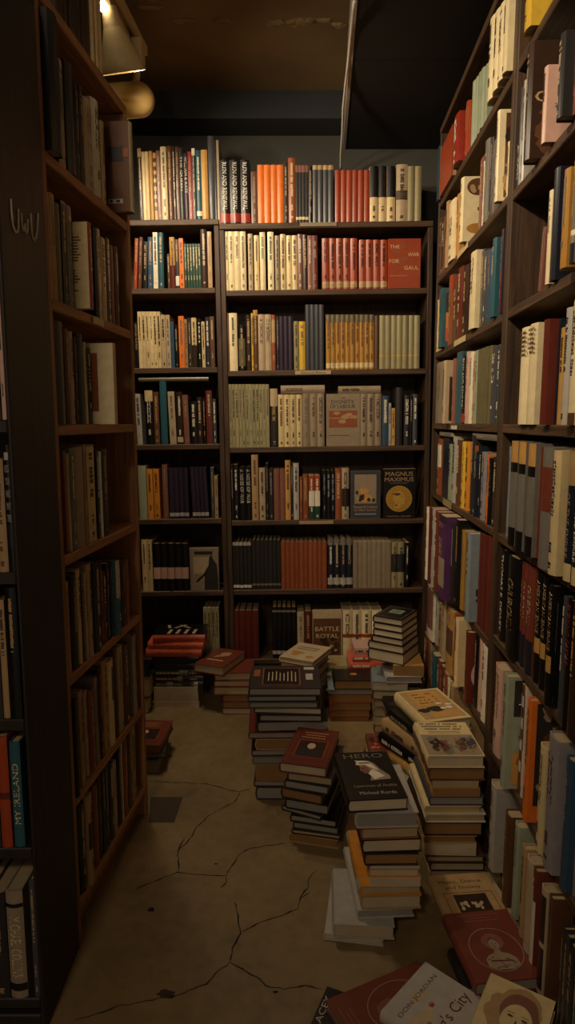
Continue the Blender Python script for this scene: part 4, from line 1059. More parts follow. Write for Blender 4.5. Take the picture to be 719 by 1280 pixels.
# ------------------------------------------------------------------ stacks on the floor
def px_x(px, Y, z): return CX  # (unused)
STK = []
def floorY(py, z=0.0): return on_z(CX, py, z).y
def solve_w(X0, Y0, z, px, a, b):
    k = (px - CX) / F; c0 = Y0 * FW.y + (z - CAMZ) * FW.z
    return (k * c0 - X0) / (a - k * b * FW.y)
def lying(T, W, L, o, r, front_mid, z, col, seed, **kw):
    """front_mid: middle of the camera-facing edge; o: t = tail edge faces camera, s = spine, f = fore edge"""
    D, H = (W, L) if o == 't' else (L, W)
    into = Vector((-math.sin(r), math.cos(r), 0)); c = front_mid + into * (L / 2)
    rot = r + {'t': 0, 's': math.pi / 2, 'f': -math.pi / 2}[o]
    M = Matrix.Translation((c.x, c.y, z)) @ Matrix.Rotation(rot, 4, 'Z')
    return make_book(T, D, H, col, 'lie', M=M, seed=seed, **kw)
def stack(phrase, Yc, org, s, data, z0=0.0):
    z = z0; px0, py0 = org; items = []
    for line in data.strip().splitlines():
        p = line.split()
        if p[0] == 'fill':                       # books lower in the pile, mostly hidden by the things in front
            xl, xr, yb = float(p[1]), float(p[2]), float(p[3]); cols = p[4].split(','); kk = dict(q.split('=') for q in p[5:])
            Y = Yc + float(kk.get('dy', 0)); zt_ = z_at(Y, py0 + yb / s); n = max(1, round((zt_ - z) / .034))
            if zt_ - z < .012: continue
            for i in range(n):
                rnd = random.Random(int(xl * 7 + i)); T = (zt_ - z) / (n - i) - .0006
                items.append(dict(T=T, z=z, xl=xl + rnd.uniform(-6, 6), xr=xr + rnd.uniform(-6, 6), col=cols[i % len(cols)], Y=Y, r=math.radians(float(kk.get('rot', 0)) + rnd.uniform(-3, 3)), o=kk.get('o', 't'), L=float(kk.get('L', .2)), kk=kk))
                z += T + .0006
            continue
        b = dict(xl=float(p[0]), xr=float(p[1]), yt=float(p[2]), col=p[4]); yb = float(p[3]); kk = dict(q.split('=', 1) for q in p[5:])
        Y = Yc + float(kk.get('dy', 0)); T = max(.006, z_at(Y, py0 + b['yt'] / s) - z - .0006)
        b.update(T=T, z=z, Y=Y, r=math.radians(float(kk.get('rot', 0))), o=kk.get('o', 't'), L=float(kk.get('L', 0)), kk=kk); items.append(b); z += T + .0006
    n = len(items)
    for i, b in enumerate(items):
        SEED[0] += 1; r, kk = b['r'], b['kk']; zm = b['z'] + b['T'] / 2
        xl, xr = px0 + b['xl'] / s, px0 + b['xr'] / s
        dep = b['Y'] * FW.y + (zm - CAMZ) * FW.z
        if r >= 0:
            A = Vector(((xl - CX) / F * dep, b['Y'], 0)); W = solve_w(A.x, A.y, zm, xr, math.cos(r), math.sin(r)); Bp = A + Vector((math.cos(r), math.sin(r), 0)) * W
        else:
            Bp = Vector(((xr - CX) / F * dep, b['Y'], 0)); W = solve_w(Bp.x, Bp.y, zm, xl, -math.cos(r), -math.sin(r)); A = Bp - Vector((math.cos(r), math.sin(r), 0)) * W
        if 'W' in kk: W = float(kk['W']); A = Bp - Vector((math.cos(r), math.sin(r), 0)) * W
        L = b['L'] or (W * 1.45 if b['o'] == 't' else W * .68)
        col = b['col']; hard = kk.get('pb') != '1'
        bd = [(float(q.split(',')[0]), float(q.split(',')[1]), q.split(',')[2]) for q in kk['band'].split(';')] if 'band' in kk else ()
        root = lying(b['T'], W, L, b['o'], r, (A + Bp) / 2, b['z'], col, SEED[0], hard=hard, pg=kk.get('pg', 'p'), cover=COVERS.get(kk.get('art')) or globals().get('c_' + kk.get('art', '-')), bands=bd, lcol=kk.get('lc'),
                     dash=None if 'nod' in kk else [(.1, .6, .35), (.75, .88, .3)], spcol=kk.get('spcol'), group='books in ' + phrase)
        pgn = {'p': 'tan', 'w': 'pale', 'b': 'brown', 'g': 'grey'}[kk.get('pg', 'p')]
        lk = clean(kk['look']) if 'look' in kk else col.replace('_', ' ') + ' book' + ({'t': f' with {pgn} edges', 's': ' spine out', 'f': f' with {pgn} edges'}[b['o']])
        k = n - i
        nth = 'topmost' if k == 1 else ('lowest' if k == n else f'{ORD[k] if k < len(ORD) else str(k) + "th"} from top')
        root['label'] = f'{lk}, {nth} of {phrase}' if k in (1, n) else f'{lk}, {nth} of {phrase}'
    return z
stack('red-spined stack in far left corner', floorY(884), (170,740), 4.23, '''82 335 600 615 pale_cream o=f pg=w L=.15 pb=1
92 335 588 600 cream o=f pg=w L=.15 pb=1
88 330 571 588 tan o=f pg=w L=.15 pb=1
95 330 540 570 cream o=f pg=w L=.15 pb=1
94 326 503 540 pale_cream o=f pg=w L=.15 pb=1
80 355 475 502 charcoal o=s L=.15 band=.3,.42,grey;.82,.9,pale_grey
80 355 445 474 dark_brown o=s L=.15 band=.5,.6,grey
80 350 412 444 charcoal o=s L=.15 band=.55,.72,grey
92 350 379 411 black o=s L=.15 nod=1
84 332 344 378 black o=s L=.15 nod=1 rot=2
52 346 304 338 salmon o=s L=.15 look=salmon-red_spined_hardback lc=rust
62 356 268 303 salmon o=s L=.15 look=salmon-red_spined_hardback lc=rust rot=-1
88 365 229 266 black o=s L=.16 rot=2 art=graphic lc=rust look=salmon-spined_dark_book_with_cream_graphic_cover spcol=salmon''')
stack('dark pile beside red-spined stack', floorY(892), (0,0), 1, '''148 186 872 890 charcoal L=.2
150 188 845 871 black L=.2 nod=1''')
stack('small red stack before far bookcases', floorY(893), (170,740), 4.23, '''455 650 614 646 muted_red pg=w L=.15
460 650 580 613 muted_red pg=b L=.15
458 650 545 580 muted_red pg=b L=.15
412 602 502 543 muted_red pg=p L=.16
412 610 470 500 muted_red pg=p L=.16 rot=2
416 626 430 464 muted_red pg=p L=.16 rot=4
305 460 400 448 muted_red pg=p rot=-22 L=.215 art=cricket dy=-.03 look=red_hardback_with_beige_emblem,_askew''')
# centre stack with the dark back cover on top
stack('tall dark stack mid-floor', floorY(999.5), (300,900), 3.994, '''80 330 335 395 charcoal pg=g
66 320 305 334 charcoal pg=g rot=-1
75 330 222 304 tan pg=b pb=1
60 330 182 221 grey pg=g
55 320 150 181 dark_brown pg=g rot=2
78 345 95 149 tan pg=b
40 350 62 94 maroon pg=g rot=1 L=.25
85 440 10 60 black pg=g rot=3 L=.22
95 410 -24 8 navy pg=g rot=-1 L=.22
68 408 -58 -26 charcoal pg=w rot=-4 L=.22
42 390 -90 -60 slate pg=g rot=0 L=.22
36 385 -120 -92 charcoal pg=g rot=1 L=.22
43 405 -160 -122 charcoal pg=g rot=0 L=.2 art=backtext look=dark_hardback_showing_back_cover_text''')
stack('maroon-topped stack mid-floor', floorY(1061.5), (300,900), 3.994, '''240 490 600 645 tan pg=b rot=-14 L=.2
255 502 576 600 charcoal pg=p rot=-12 L=.2
262 490 540 567 charcoal pg=g rot=-14 L=.2
248 480 505 537 black pg=g rot=-14 L=.2
205 402 478 502 charcoal pg=g rot=-26 L=.19
225 440 428 458 black pg=g rot=-17 L=.2
205 408 376 416 dark_brown pg=b rot=-20 L=.2
220 440 334 362 charcoal pg=g rot=-17 L=.2
235 460 290 320 charcoal pg=p rot=-15 L=.2
195 430 240 272 maroon pg=w rot=-14 L=.235 art=frameportrait look=maroon_hardback_with_framed_portrait_cover''')
zq = stack('low grey pair in front', floorY(1183.5), (390,1040), 4.494, '''62 402 606 645 pale_grey pg=w rot=-9 L=.22 look=pale_grey_hardback nod=1
118 465 530 570 pale_grey pg=w rot=-3 L=.2 look=pale_grey_hardback nod=1''')
zj = stack('stack under the black figure book', floorY(1148.6, zq), (390,1040), 4.494, '''250 575 438 490 pale_grey pg=g rot=3 L=.24 nod=1
275 615 362 437 tan pg=w rot=2
265 615 306 360 amber pg=p rot=3 band=.0,.16,pale_grey;.82,1,pale_grey look=amber-spined_hardback_with_grey_ends nod=1
318 610 256 304 pale_cream pg=w pb=1
316 605 206 255 amber pg=w band=.0,.1,grey;.9,1,grey nod=1
320 605 190 205 pale_green pg=w pb=1
292 600 122 188 dark_brown pg=b rot=1
280 615 45 120 black pg=w rot=3 nod=1
275 602 -20 40 rust pg=p rot=3 look=rust-spined_hardback L=.2
245 600 -106 -22 pale_grey pg=g rot=2 nod=1
200 540 -178 -108 black pg=w rot=5 L=.225 art=hero look=black_hardback_with_white_headdress_figure nod=1''', zq)
stack('tall stack beside right bookcase', floorY(1094.5), (500,920), 5.136, '''185 545 868 895 tan pg=p
190 545 812 866 charcoal pg=w
165 542 770 810 brown pg=p
150 490 690 768 cream pg=w rot=-2 pb=1
150 492 640 688 tan pg=b
150 532 555 638 dark_brown pg=b
160 552 500 553 ivory pg=p
155 522 447 498 cream pg=p
185 542 388 440 slate pg=g look=slate-blue_hardback
200 515 335 385 golden_tan pg=b pb=1
200 506 286 333 tan pg=p pb=1
184 550 205 284 brown pg=b
175 545 125 203 cream pg=w rot=0 L=.2 art=crowd look=cream_jacket_hardback_with_two_crowds_picture''')
stack('twisted stack under map-covered book', 1.93, (480,840), 5.136, '''fill 205 520 800 beige,tan rot=12 L=.2
200 520 720 800 pale_grey pg=w rot=20 L=.21 nod=1
215 530 640 718 charcoal pg=p rot=25 L=.21 band=.2,.8,golden_tan
232 540 560 638 black pg=w rot=30 L=.21
228 540 470 558 tan pg=w rot=26 L=.21
240 560 405 468 black pg=w rot=22 L=.2
262 562 322 403 cream pg=w rot=14 L=.235 art=map look=cream_jacket_hardback_with_map_picture nod=1''')
stack('short stack behind the twisted stack', 2.3, (480,840), 5.136, '''fill 50 330 412 tan,charcoal,beige,brown rot=0 L=.16
46 330 362 411 charcoal pg=g L=.2
40 330 302 360 black pg=g L=.22 art=red look=black_hardback_with_reddish_picture''')
stack('small pile behind black figure book', 2.07, (300,900), 3.994, '''fill 640 735 185 tan,grey,brown L=.12
645 735 150 184 muted_red pg=p L=.12 art=red look=red_pictured_paperback pb=1''')
stack('rust-edged stack under gold-oval book', floorY(902), (300,820), 3.994, '''450 648 302 329 rust pg=b L=.13
450 650 268 301 rust pg=b L=.13
452 656 231 266 rust pg=b L=.13
455 662 188 229 rust pg=b L=.13
440 668 168 187 pale_blue pg=g L=.13
470 672 122 166 black pg=b L=.13 art=gold look=black_book_with_gold_oval_emblem nod=1''')
stack('olive-topped pile before far bookcase', 2.62, (340,730), 3.268, '''fill 30 175 360 tan,brown,dark_brown,grey rot=-20 L=.16
32 170 340 358 charcoal pg=p rot=-26 L=.17
28 168 318 338 beige pg=p rot=-26 L=.2 art=pale look=beige_hardback_with_olive_picture_cover''')
stack('pale pile left of salmon spines', 2.79, (340,730), 3.268, '''fill 178 308 362 beige,tan,brown o=s L=.13
176 310 336 361 pale_olive o=s L=.14 art=pale look=pale_olive_wide_paperback pb=1''')
stack('salmon-spined pile before far bookcase', 2.785, (340,730), 3.268, '''fill 318 440 351 rust,brown,tan o=s L=.14
316 462 319 350 salmon o=s L=.15 lc=ivory look=salmon_hardback_showing_its_spine
330 400 288 318 salmon o=s L=.13 lc=ivory look=small_salmon_hardback_showing_its_spine
336 402 262 287 pink o=s L=.12 look=small_pale_pink_paperback pb=1''')
stack('black six-book pile by right bookcase', 2.5, (400,750), 4.494, '''fill 300 505 515 brown,tan,grey,rust rot=-6 L=.15
288 498 466 514 pale_blue pg=w rot=-7 L=.16 nod=1 look=pale_blue_hardback
370 575 430 464 pale_grey pg=g rot=0 L=.15
410 585 370 428 golden_tan pg=b rot=-4 L=.15 pb=1 look=thick_golden_tan_paperback
270 470 306 352 charcoal pg=w rot=-32 L=.17
270 468 262 304 dark_brown pg=w rot=-32 L=.17
290 464 226 260 black pg=w rot=-32 L=.17
298 464 188 225 black pg=w rot=-32 L=.17
300 462 150 187 black pg=w rot=-32 L=.17
296 462 112 149 black pg=w rot=-32 L=.17 art=panel look=black_hardback_with_pale_green_title_panel''')
stack('low pile past brown left bookcase', floorY(968), (0,0), 1, '''140 198 951 968 grey pg=g L=.2
145 207 943 951 slate pg=g L=.22 rot=6
140 200 932 942 muted_red pg=b L=.2 rot=-4 art=frameportrait look=red-brown_pictured_book''')
# ------------------------------------------------------------------ books spread on the floor in front
def spread(c0, c1, edge, ztop, T, D, H, col, label, art_, pg='p', tilt=(0, 0), hard=True, dz=0.0):
    P0, P1 = on_z(*c0, ztop), on_z(*c1, ztop); v = P1 - P0
    if edge == 'head': r = math.atan2(v.y, v.x); D = D or v.length
    else: r = math.atan2(v.y, v.x) - math.pi / 2                  # edge 'left': c0 tail-left -> c1 head-left ; 'right': the same on the right
    ux, uy = Vector((math.cos(r), math.sin(r), 0)), Vector((-math.sin(r), math.cos(r), 0))
    if edge == 'head': c = P0 + ux * D / 2 - uy * H / 2
    elif edge == 'left': c = P1 + ux * D / 2 - uy * H / 2
    else: c = P1 - ux * D / 2 - uy * H / 2
    M = Matrix.Translation((c.x, c.y, ztop - T + dz)) @ Matrix.Rotation(r, 4, 'Z') @ Matrix.Rotation(math.radians(tilt[0]), 4, 'X') @ Matrix.Rotation(math.radians(tilt[1]), 4, 'Y')
    SEED[0] += 1
    return make_book(T, D, H, col, 'lie', hard, M, label, 'books spread on the floor in front', pg=pg, cover=art_, seed=SEED[0])
spread((536,1097), (609,1091), 'head', .022, .021, 0, .25, 'brown', 'brown book lowest under the tan book with a title and framed picture', None, 'g')
spread((540,1097), (611,1090), 'head', .044, .021, 0, .25, 'beige', 'pale book under the tan book with a title, its right edge showing', None, 'w')
spread((533,1095), (607,1090), 'head', .066, .021, 0, .245, 'tan', 'tan book with dark title and framed picture, lying below the tall right-hand stack', c_music, 'w')
spread((553,1143), (633,1136), 'head', .100, .030, 0, .195, 'muted_red', 'dark red book with oval portrait lying beside the right bookcase', c_portrait, 'g')
spread((560,1185), (640,1178), 'head', .034, .032, .15, .11, 'charcoal', 'charcoal book low beneath the dark red oval portrait book', None, 'g')
spread((407,1232), (438,1243), 'head', .018, .017, .155, .235, 'black', 'black book with white lettering along its edge, lowest at the bottom picture edge', c_sidetext, 'g')
spread((525,1200), (407,1250), 'right', .044, .024, .16, .235, 'muted_red', 'dark red book with oval portrait half under the pale grey title book', c_portrait, 'g')
spread((475,1265), (532,1202), 'head', .073, .027, 0, .225, 'pale_grey', 'pale book with red decorative title lying on the dark red one', c_king, 'w')
spread((612,1215), (695,1252), 'head', .128, .026, 0, .2, 'cream', 'cream book with sketched child portrait at the bottom right', c_child, 'w')

# ------------------------------------------------------------------ the room
def concrete():
    m, n, l, b = nt('worn_concrete', .5); tc = n.new('ShaderNodeTexCoord')
    a = n.new('ShaderNodeTexNoise'); a.inputs['Scale'].default_value = 2.2; a.inputs['Detail'].default_value = 8; a.inputs['Roughness'].default_value = .62
    c = n.new('ShaderNodeTexNoise'); c.inputs['Scale'].default_value = 28; c.inputs['Detail'].default_value = 6
    l.new(tc.outputs['Object'], a.inputs['Vector']); l.new(tc.outputs['Object'], c.inputs['Vector'])
    mx = n.new('ShaderNodeMath'); mx.operation = 'MULTIPLY_ADD'; mx.inputs[1].default_value = .35; l.new(c.outputs['Fac'], mx.inputs[0]); l.new(a.outputs['Fac'], mx.inputs[2])
    cr = n.new('ShaderNodeValToRGB'); e = cr.color_ramp.elements; e[0].position = .42; e[1].position = .86
    e[0].color = (*[lin(v) for v in (100, 82, 54)], 1); e[1].color = (*[lin(v) for v in (150, 126, 86)], 1)
    l.new(mx.outputs[0], cr.inputs[0]); l.new(cr.outputs[0], b.inputs['Base Color'])
    mr = n.new('ShaderNodeMapRange'); mr.inputs['To Min'].default_value = .38; mr.inputs['To Max'].default_value = .7; l.new(a.outputs['Fac'], mr.inputs['Value']); l.new(mr.outputs[0], b.inputs['Roughness'])
    bp = n.new('ShaderNodeBump'); bp.inputs['Strength'].default_value = .12; bp.inputs['Distance'].default_value = .004; l.new(c.outputs['Fac'], bp.inputs['Height']); l.new(bp.outputs[0], b.inputs['Normal'])
    return m
FX0, FX1, FY0, FY1 = -1.95, .98, -1.6, 3.225
fl = MB(); fl.box((FX0, FY0, -.06), (FX1, FY1, 0))
CR = ['250,262 300,265 390,268 440,280 490,292 525,283', '497,292 480,320 440,340 400,365 375,390 345,435 320,455 322,515', '200,566 265,538 322,517 375,524 455,527 470,505 490,470 520,452 570,443 625,436',
      '455,527 457,545 440,562', '480,600 490,650 495,690 475,730 467,770', '467,770 430,800 400,830 350,850 305,868 280,862', '467,770 500,790 540,810 570,838 620,845 680,835 725,846', '500,685 560,655 620,635 655,620 665,590 685,560 690,530 712,512',
      '30,932 90,915 150,895 280,870', '320,455 340,420', '665,590 690,575']
rc = random.Random(5)
for line in CR:
    P = [tuple(map(float, q.split(','))) for q in line.split()]; W = [on_z(80 + x / 2.247, 860 + y / 2.247, 0) for x, y in P]
    Q = []
    for a, b2 in zip(W, W[1:]):
        n_ = max(2, int((b2 - a).length / .012))
        Q += [a.lerp(b2, k / n_) + Vector((rc.uniform(-.0022, .0022), rc.uniform(-.0022, .0022), 0)) for k in range(n_)]
    Q.append(W[-1]); vs = []
    for k, q in enumerate(Q):
        d = (Q[min(k+1, len(Q)-1)] - Q[max(k-1, 0)]).normalized(); nrm = Vector((-d.y, d.x, 0)); w = .0009 + .0016 * rc.random() ** 2
        if k in (0, len(Q) - 1): w *= .3
        vs += [q + nrm * w + Vector((0, 0, .0004)), q - nrm * w + Vector((0, 0, .0004))]
    fl.add(vs, [(2*k, 2*k+1, 2*k+3, 2*k+2) for k in range(len(Q) - 1)], 1)
def stain(px, py, r, mi=2, sq=.6):
    c = on_z(px, py, 0); fl.add([(c.x + x, c.y + y, .0003) for x, y in blob(0, 0, r, r * sq, rc, 14, .3)], [tuple(range(14))], mi)
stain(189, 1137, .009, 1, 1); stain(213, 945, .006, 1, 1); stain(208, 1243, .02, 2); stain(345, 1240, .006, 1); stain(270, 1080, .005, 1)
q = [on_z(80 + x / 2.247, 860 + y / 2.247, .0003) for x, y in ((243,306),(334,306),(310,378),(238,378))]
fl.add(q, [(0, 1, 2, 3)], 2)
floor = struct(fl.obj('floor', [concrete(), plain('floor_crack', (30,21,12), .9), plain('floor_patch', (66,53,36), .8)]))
def slab(nm, a, b, m, kids=None):
    mb = MB(); mb.box(a, b); return struct(mb.obj(nm, m))
def plaster(nm, dark, light, sc=1.5, rough=.85):
    m, n, l, b = nt(nm, rough); tc = n.new('ShaderNodeTexCoord'); a = n.new('ShaderNodeTexNoise'); a.inputs['Scale'].default_value = sc; a.inputs['Detail'].default_value = 7
    l.new(tc.outputs['Object'], a.inputs['Vector']); cr = n.new('ShaderNodeValToRGB'); cr.color_ramp.elements[0].position = .35; cr.color_ramp.elements[1].position = .7
    cr.color_ramp.elements[0].color = (*[lin(v) for v in dark], 1); cr.color_ramp.elements[1].color = (*[lin(v) for v in light], 1); l.new(a.outputs['Fac'], cr.inputs[0]); l.new(cr.outputs[0], b.inputs['Base Color'])
    bp = n.new('ShaderNodeBump'); bp.inputs['Strength'].default_value = .3; bp.inputs['Distance'].default_value = .01; l.new(a.outputs['Fac'], bp.inputs['Height']); l.new(bp.outputs[0], b.inputs['Normal'])
    return m
GW = plaster('dark_grey_wall_paint', (66,64,60), (82,80,74)); CE = plaster('brown_ceiling_paint', (104,84,54), (136,112,74), 2.2); BK = plaster('black_paint', (22,20,18), (30,27,24), 2)
CEZ = 2.66
slab('wall_back', (FX0, FY1, 0), (FX1, FY1 + .1, CEZ + .1), GW)
slab('wall_right', (FX1, FY0, 0), (FX1 + .1, FY1 + .1, CEZ + .1), GW)
slab('wall_left', (FX0 - .1, FY0, 0), (FX0, FY1 + .1, CEZ + .1), GW)
# ceiling with peeling paint patches
ce = MB(); ce.box((FX0, FY0, CEZ), (FX1, FY1, CEZ + .1)); rp = random.Random(12)
def peel(px, py, w, h):
    c = on_z(px, py, CEZ); n_ = 18
    o1 = [(c.x + w * math.cos(6.2832*k/n_) * rp.uniform(.6, 1.2), c.y + h * math.sin(6.2832*k/n_) * rp.uniform(.5, 1.3)) for k in range(n_)]
    ce.add([(x, y, CEZ - .0006) for x, y in o1] + [(c.x + (x - c.x) * .6, c.y + (y - c.y) * .6, CEZ - .012 * rp.uniform(.5, 1)) for x, y in o1], [(k, (k+1) % n_, (k+1) % n_ + n_, k + n_) for k in range(n_)] + [tuple(range(n_, 2*n_))], 1)
for p in ((362, 28, .10, .02), (340, 30, .03, .012), (380, 26, .05, .02), (278, 25, .04, .012), (232, 25, .05, .01), (424, 30, .03, .012), (405, 24, .03, .01), (185, 8, .05, .008)): peel(*p)
struct(ce.obj('ceiling', [CE, plaster('peeling_paint', (112,88,54), (140,112,72), 6)]))
# beam along the top of the far wall
slab('trim_1', (FX0, 3.05, z_at(3.05, 148)), (.28, FY1, CEZ), plaster('blue_grey_beam_paint', (38,40,44), (54,56,60)))
# lowered black ceiling panels on the right, the light on their side face coloured in as a pale strip
SZ = 2.49; k1 = on_z(447, 0, SZ); k2 = on_z(430, 212, SZ)
ex_ = lambda y: k1.x + (k2.x - k1.x) * (y - k1.y) / (k2.y - k1.y)
so = MB(); ys = [FY0, .4, 1.35, on_z(450, 75, SZ).y, on_z(450, 113, SZ).y, FY1]
for a, b2 in zip(ys, ys[1:]):
    A, B = a + .002, b2 - .002
    so.add([(ex_(A), A, SZ), (FX1, A, SZ), (FX1, B, SZ), (ex_(B), B, SZ), (ex_(A), A, CEZ), (FX1, A, CEZ), (FX1, B, CEZ), (ex_(B), B, CEZ)], [(0,3,2,1),(4,5,6,7),(0,1,5,4),(1,2,6,5),(2,3,7,6),(3,0,4,7)])
struct(so.obj('trim_2', BK))
ed = MB(); ed.add([(ex_(FY0) - .012, FY0, SZ - .002), (ex_(FY0), FY0, SZ - .002), (ex_(FY1), FY1, SZ - .002), (ex_(FY1) - .012, FY1, SZ - .002), (ex_(FY0) - .012, FY0, CEZ), (ex_(FY0), FY0, CEZ), (ex_(FY1), FY1, CEZ), (ex_(FY1) - .012, FY1, CEZ)], [(0,3,2,1),(4,5,6,7),(0,1,5,4),(1,2,6,5),(2,3,7,6),(3,0,4,7)])
struct(ed.obj('trim_3', plain('lit_side_pale_grey', (168,160,148), .5)))
# cable hanging along the strip
cb = MB(); pts = []
for x, y, dx in ((443,2,.02),(439,40,.024),(436,72,.03),(432,105,.036),(429,135,.036),(428,165,.03),(426,195,.022),(426,212,.018)):
    Y = 2.1 + (y / 212) * 1.05; d = ray(x, y); pts.append(EYE + d * (Y / d.y))
PP = []
for a, b2 in zip(pts, pts[1:]): PP += [a.lerp(b2, k / 4) for k in range(4)]
PP.append(pts[-1]); cb.tube(PP, .0045, 8)
cab = cb.obj('cable', plain('grey_cable', (214,208,196), .45), smooth=True); cab['label'] = 'pale cable hanging down along the edge of the black ceiling panels'; cab['category'] = 'cable'
# small pale tag on the right bookcase and label strips
def strip(case, off, fr, shelf, p0, p1, z, h, text=None, name='shelf_label', col='tan', y=-.004):
    xa, xb = fr.x_of(p0, z), fr.x_of(p1, z); mb = MB(); mb.bbox((xa - off[0], y - off[1], z - h / 2), (xb - off[0], y + .003 - off[1], z + h / 2), .0006)
    if text: put_text(mb, text, (xa + xb) / 2 - off[0], z, (xb - xa) * .7, h * .55, lambda u, v: (u, y - .0006 - off[1], v), 0, 1)
    o = mb.obj(name, [cov(col), cov('dark_brown')], shelf); o['label'] = 'pale paper label strip'; return o
strip(case_far_right, oBR, BACK, shBR[0], 375, 421, BZR[0] - .010, .016, col='grey_beige')
strip(case_far_right, oBR, BACK, shBR[2], 369, 414, BZR[2] - .012, .017, 'Ancient Rome', col='beige')
strip(case_far_right, oBR, BACK, shBR[4], 374, 417, BZR[4] - .012, .015, col='tan')
strip(case_r_far, oRF, RIGHT, shRF[1], 573, 586, RZ[1] - .012, .02, col='cream')
strip(case_r_far, oRF, RIGHT, shRF[2], 569, 583, RZ[2] - .012, .02, col='cream')
strip(case_r_far, oRF, RIGHT, shRF[3], 565, 572, RZ[3] - .014, .014, col='ivory')
strip(case_r_far, oRF, RIGHT, shRF[4], 555, 565, RZ[4] - .010, .024, col='pale_olive')
strip(case_left, oL, LEFT, shL[2], 115, 128, LZ[2] - .012, .018, col='cream')
# ------------------------------------------------------------------ track light
TZ = 2.56; ta, tb = on_z(142, 0, TZ), on_z(178, 70, TZ); ta = ta + (ta - tb) * 3.2
CRM = plain('cream_enamel', (206,182,132), .4); METAL = plain('pale_metal', (190,176,150), .3, .6)
tl = thing('track_light', 'cream ceiling track with spotlight heads above the brown left bookcase', 'track light', Matrix.Translation((tb.x, tb.y, TZ)))
Ti = tl.matrix_world.inverted()
dt = (tb - ta).normalized(); nn = Vector((-dt.y, dt.x, 0)); rl = MB()
def bar(mb, a, b2, w, h, z0):
    P = [a + nn * w, a - nn * w, b2 - nn * w, b2 + nn * w]
    mb.add([Ti @ Vector((p.x, p.y, z0)) for p in P] + [Ti @ Vector((p.x, p.y, z0 + h)) for p in P], [(0,3,2,1),(4,5,6,7),(0,1,5,4),(1,2,6,5),(2,3,7,6),(3,0,4,7)])
for s_ in (-1, 1): bar(rl, ta + nn * .014 * s_, tb + nn * .014 * s_, .005, .03, TZ)
bar(rl, ta, tb, .014, .012, TZ + .02); rl.obj('track_rail', CRM, tl)
sp = MB()
for f in (.15, .75):
    c = ta.lerp(tb, f); sp.tube([Ti @ Vector((c.x, c.y, TZ + .03)), Ti @ Vector((c.x, c.y, CEZ))], .012, 8)
sp.obj('ceiling_mount', CRM, tl)
def lathe(mb, prof, O, ax, n=28, mi=0):
    ax = ax.normalized(); a = ax.cross(Vector((0, 0, 1))).normalized(); c = ax.cross(a); vs = []
    for d, r in prof: vs += [Ti @ (O + ax * d + (a * math.cos(6.28319*k/n) + c * math.sin(6.28319*k/n)) * r) for k in range(n)]
    mb.add(vs, [(i*n+k, i*n+(k+1) % n, (i+1)*n+(k+1) % n, (i+1)*n+k) for i in range(len(prof)-1) for k in range(n)], mi)
# bullet head
Yb = 2.5
hc = on_y(163, 125.5, Yb); axA = Vector((-.98, -.08, -.1)).normalized(); R1 = .056
hd = MB(); L1 = .20; prof = [(-.085 + R1 * (1 - math.cos(t_)) , R1 * math.sin(t_)) for t_ in [math.pi/2 * k / 8 for k in range(9)]]
prof[0] = (prof[0][0], .001); prof += [(L1 - .085, R1), (L1 - .085, R1 - .003), (-.085 + R1, R1 - .003)]
lathe(hd, prof, hc, axA); bullet = hd.obj('lamp_head', plain('aged_cream_enamel', (206,172,108), .38), tl, smooth=True); bullet['label'] = 'rounded bullet-shaped spotlight can'
rim = MB(); lathe(rim, [(L1 - .088, R1 + .0005), (L1 - .088, R1 + .003), (L1 - .08, R1 + .003), (L1 - .08, R1 - .002)], hc, axA); rim.obj('chrome_rim', METAL, bullet)
BULB = plain('lit_bulb', (255,236,200), .3, 0, 14, (1, .82, .55))
blb = MB(); lathe(blb, [(L1 - .12, .001), (L1 - .115, .03), (L1 - .10, .04), (L1 - .097, .001)], hc, axA); blb.obj('bulb', BULB, bullet)
j0 = on_y(172, 80, Yb - .01); j1 = on_y(170, 106, Yb); am = MB()
am.tube([Ti @ Vector(j0), Ti @ Vector(j1)], .012, 10); am.tube([Ti @ (Vector(j1) + Vector((0, -.013, -.002))), Ti @ (Vector(j1) + Vector((0, .013, -.002)))], .014, 12); am.obj('lamp_arm', CRM, bullet)
c_ = on_y(173, 74, Yb - .01); ad = MB(); p_ = Ti @ Vector((c_.x, c_.y, c_.z)); ad.bbox((p_.x - .02, p_.y - .03, p_.z - .022), (p_.x + .018, p_.y + .03, max(p_.z + .02, .0)), .003); ad.obj('track_adapter', CRM, tl)
# bell shaped head nearer the camera
hb = Vector(on_y(137, 14, 2.16)); axB = Vector((.12, .43, -.89)).normalized(); bell = MB()
lathe(bell, [(-.012, .001), (-.012, .022), (.02, .026), (.04, .03), (.155, .072), (.155, .069), (.04, .027)], hb, axB); bl = bell.obj('lamp_head', plain('cream_shade', (206,182,132), .5), tl, smooth=False); bl['label'] = 'cone-shaped cream lamp shade'
bb = MB(); lathe(bb, [(.05, .001), (.055, .016), (.09, .024), (.105, .016), (.11, .001)], hb, axB); bb.obj('bulb', BULB, bl)
vb = Vector(on_y(129, 8, 2.13)); bv = MB(); lathe(bv, [(-.012, .001), (-.010, .010), (0, .015), (.010, .010), (.012, .001)], vb, Vector((.9, .3, -.3))); bv.obj('vent_glow', BULB, bl)
aj = MB(); aj.tube([Ti @ hb, Ti @ (ta.lerp(tb, ((hb - ta).dot(dt)) / (tb - ta).length) + Vector((0, 0, .004)))], .01, 8); aj.obj('lamp_arm', CRM, bl)
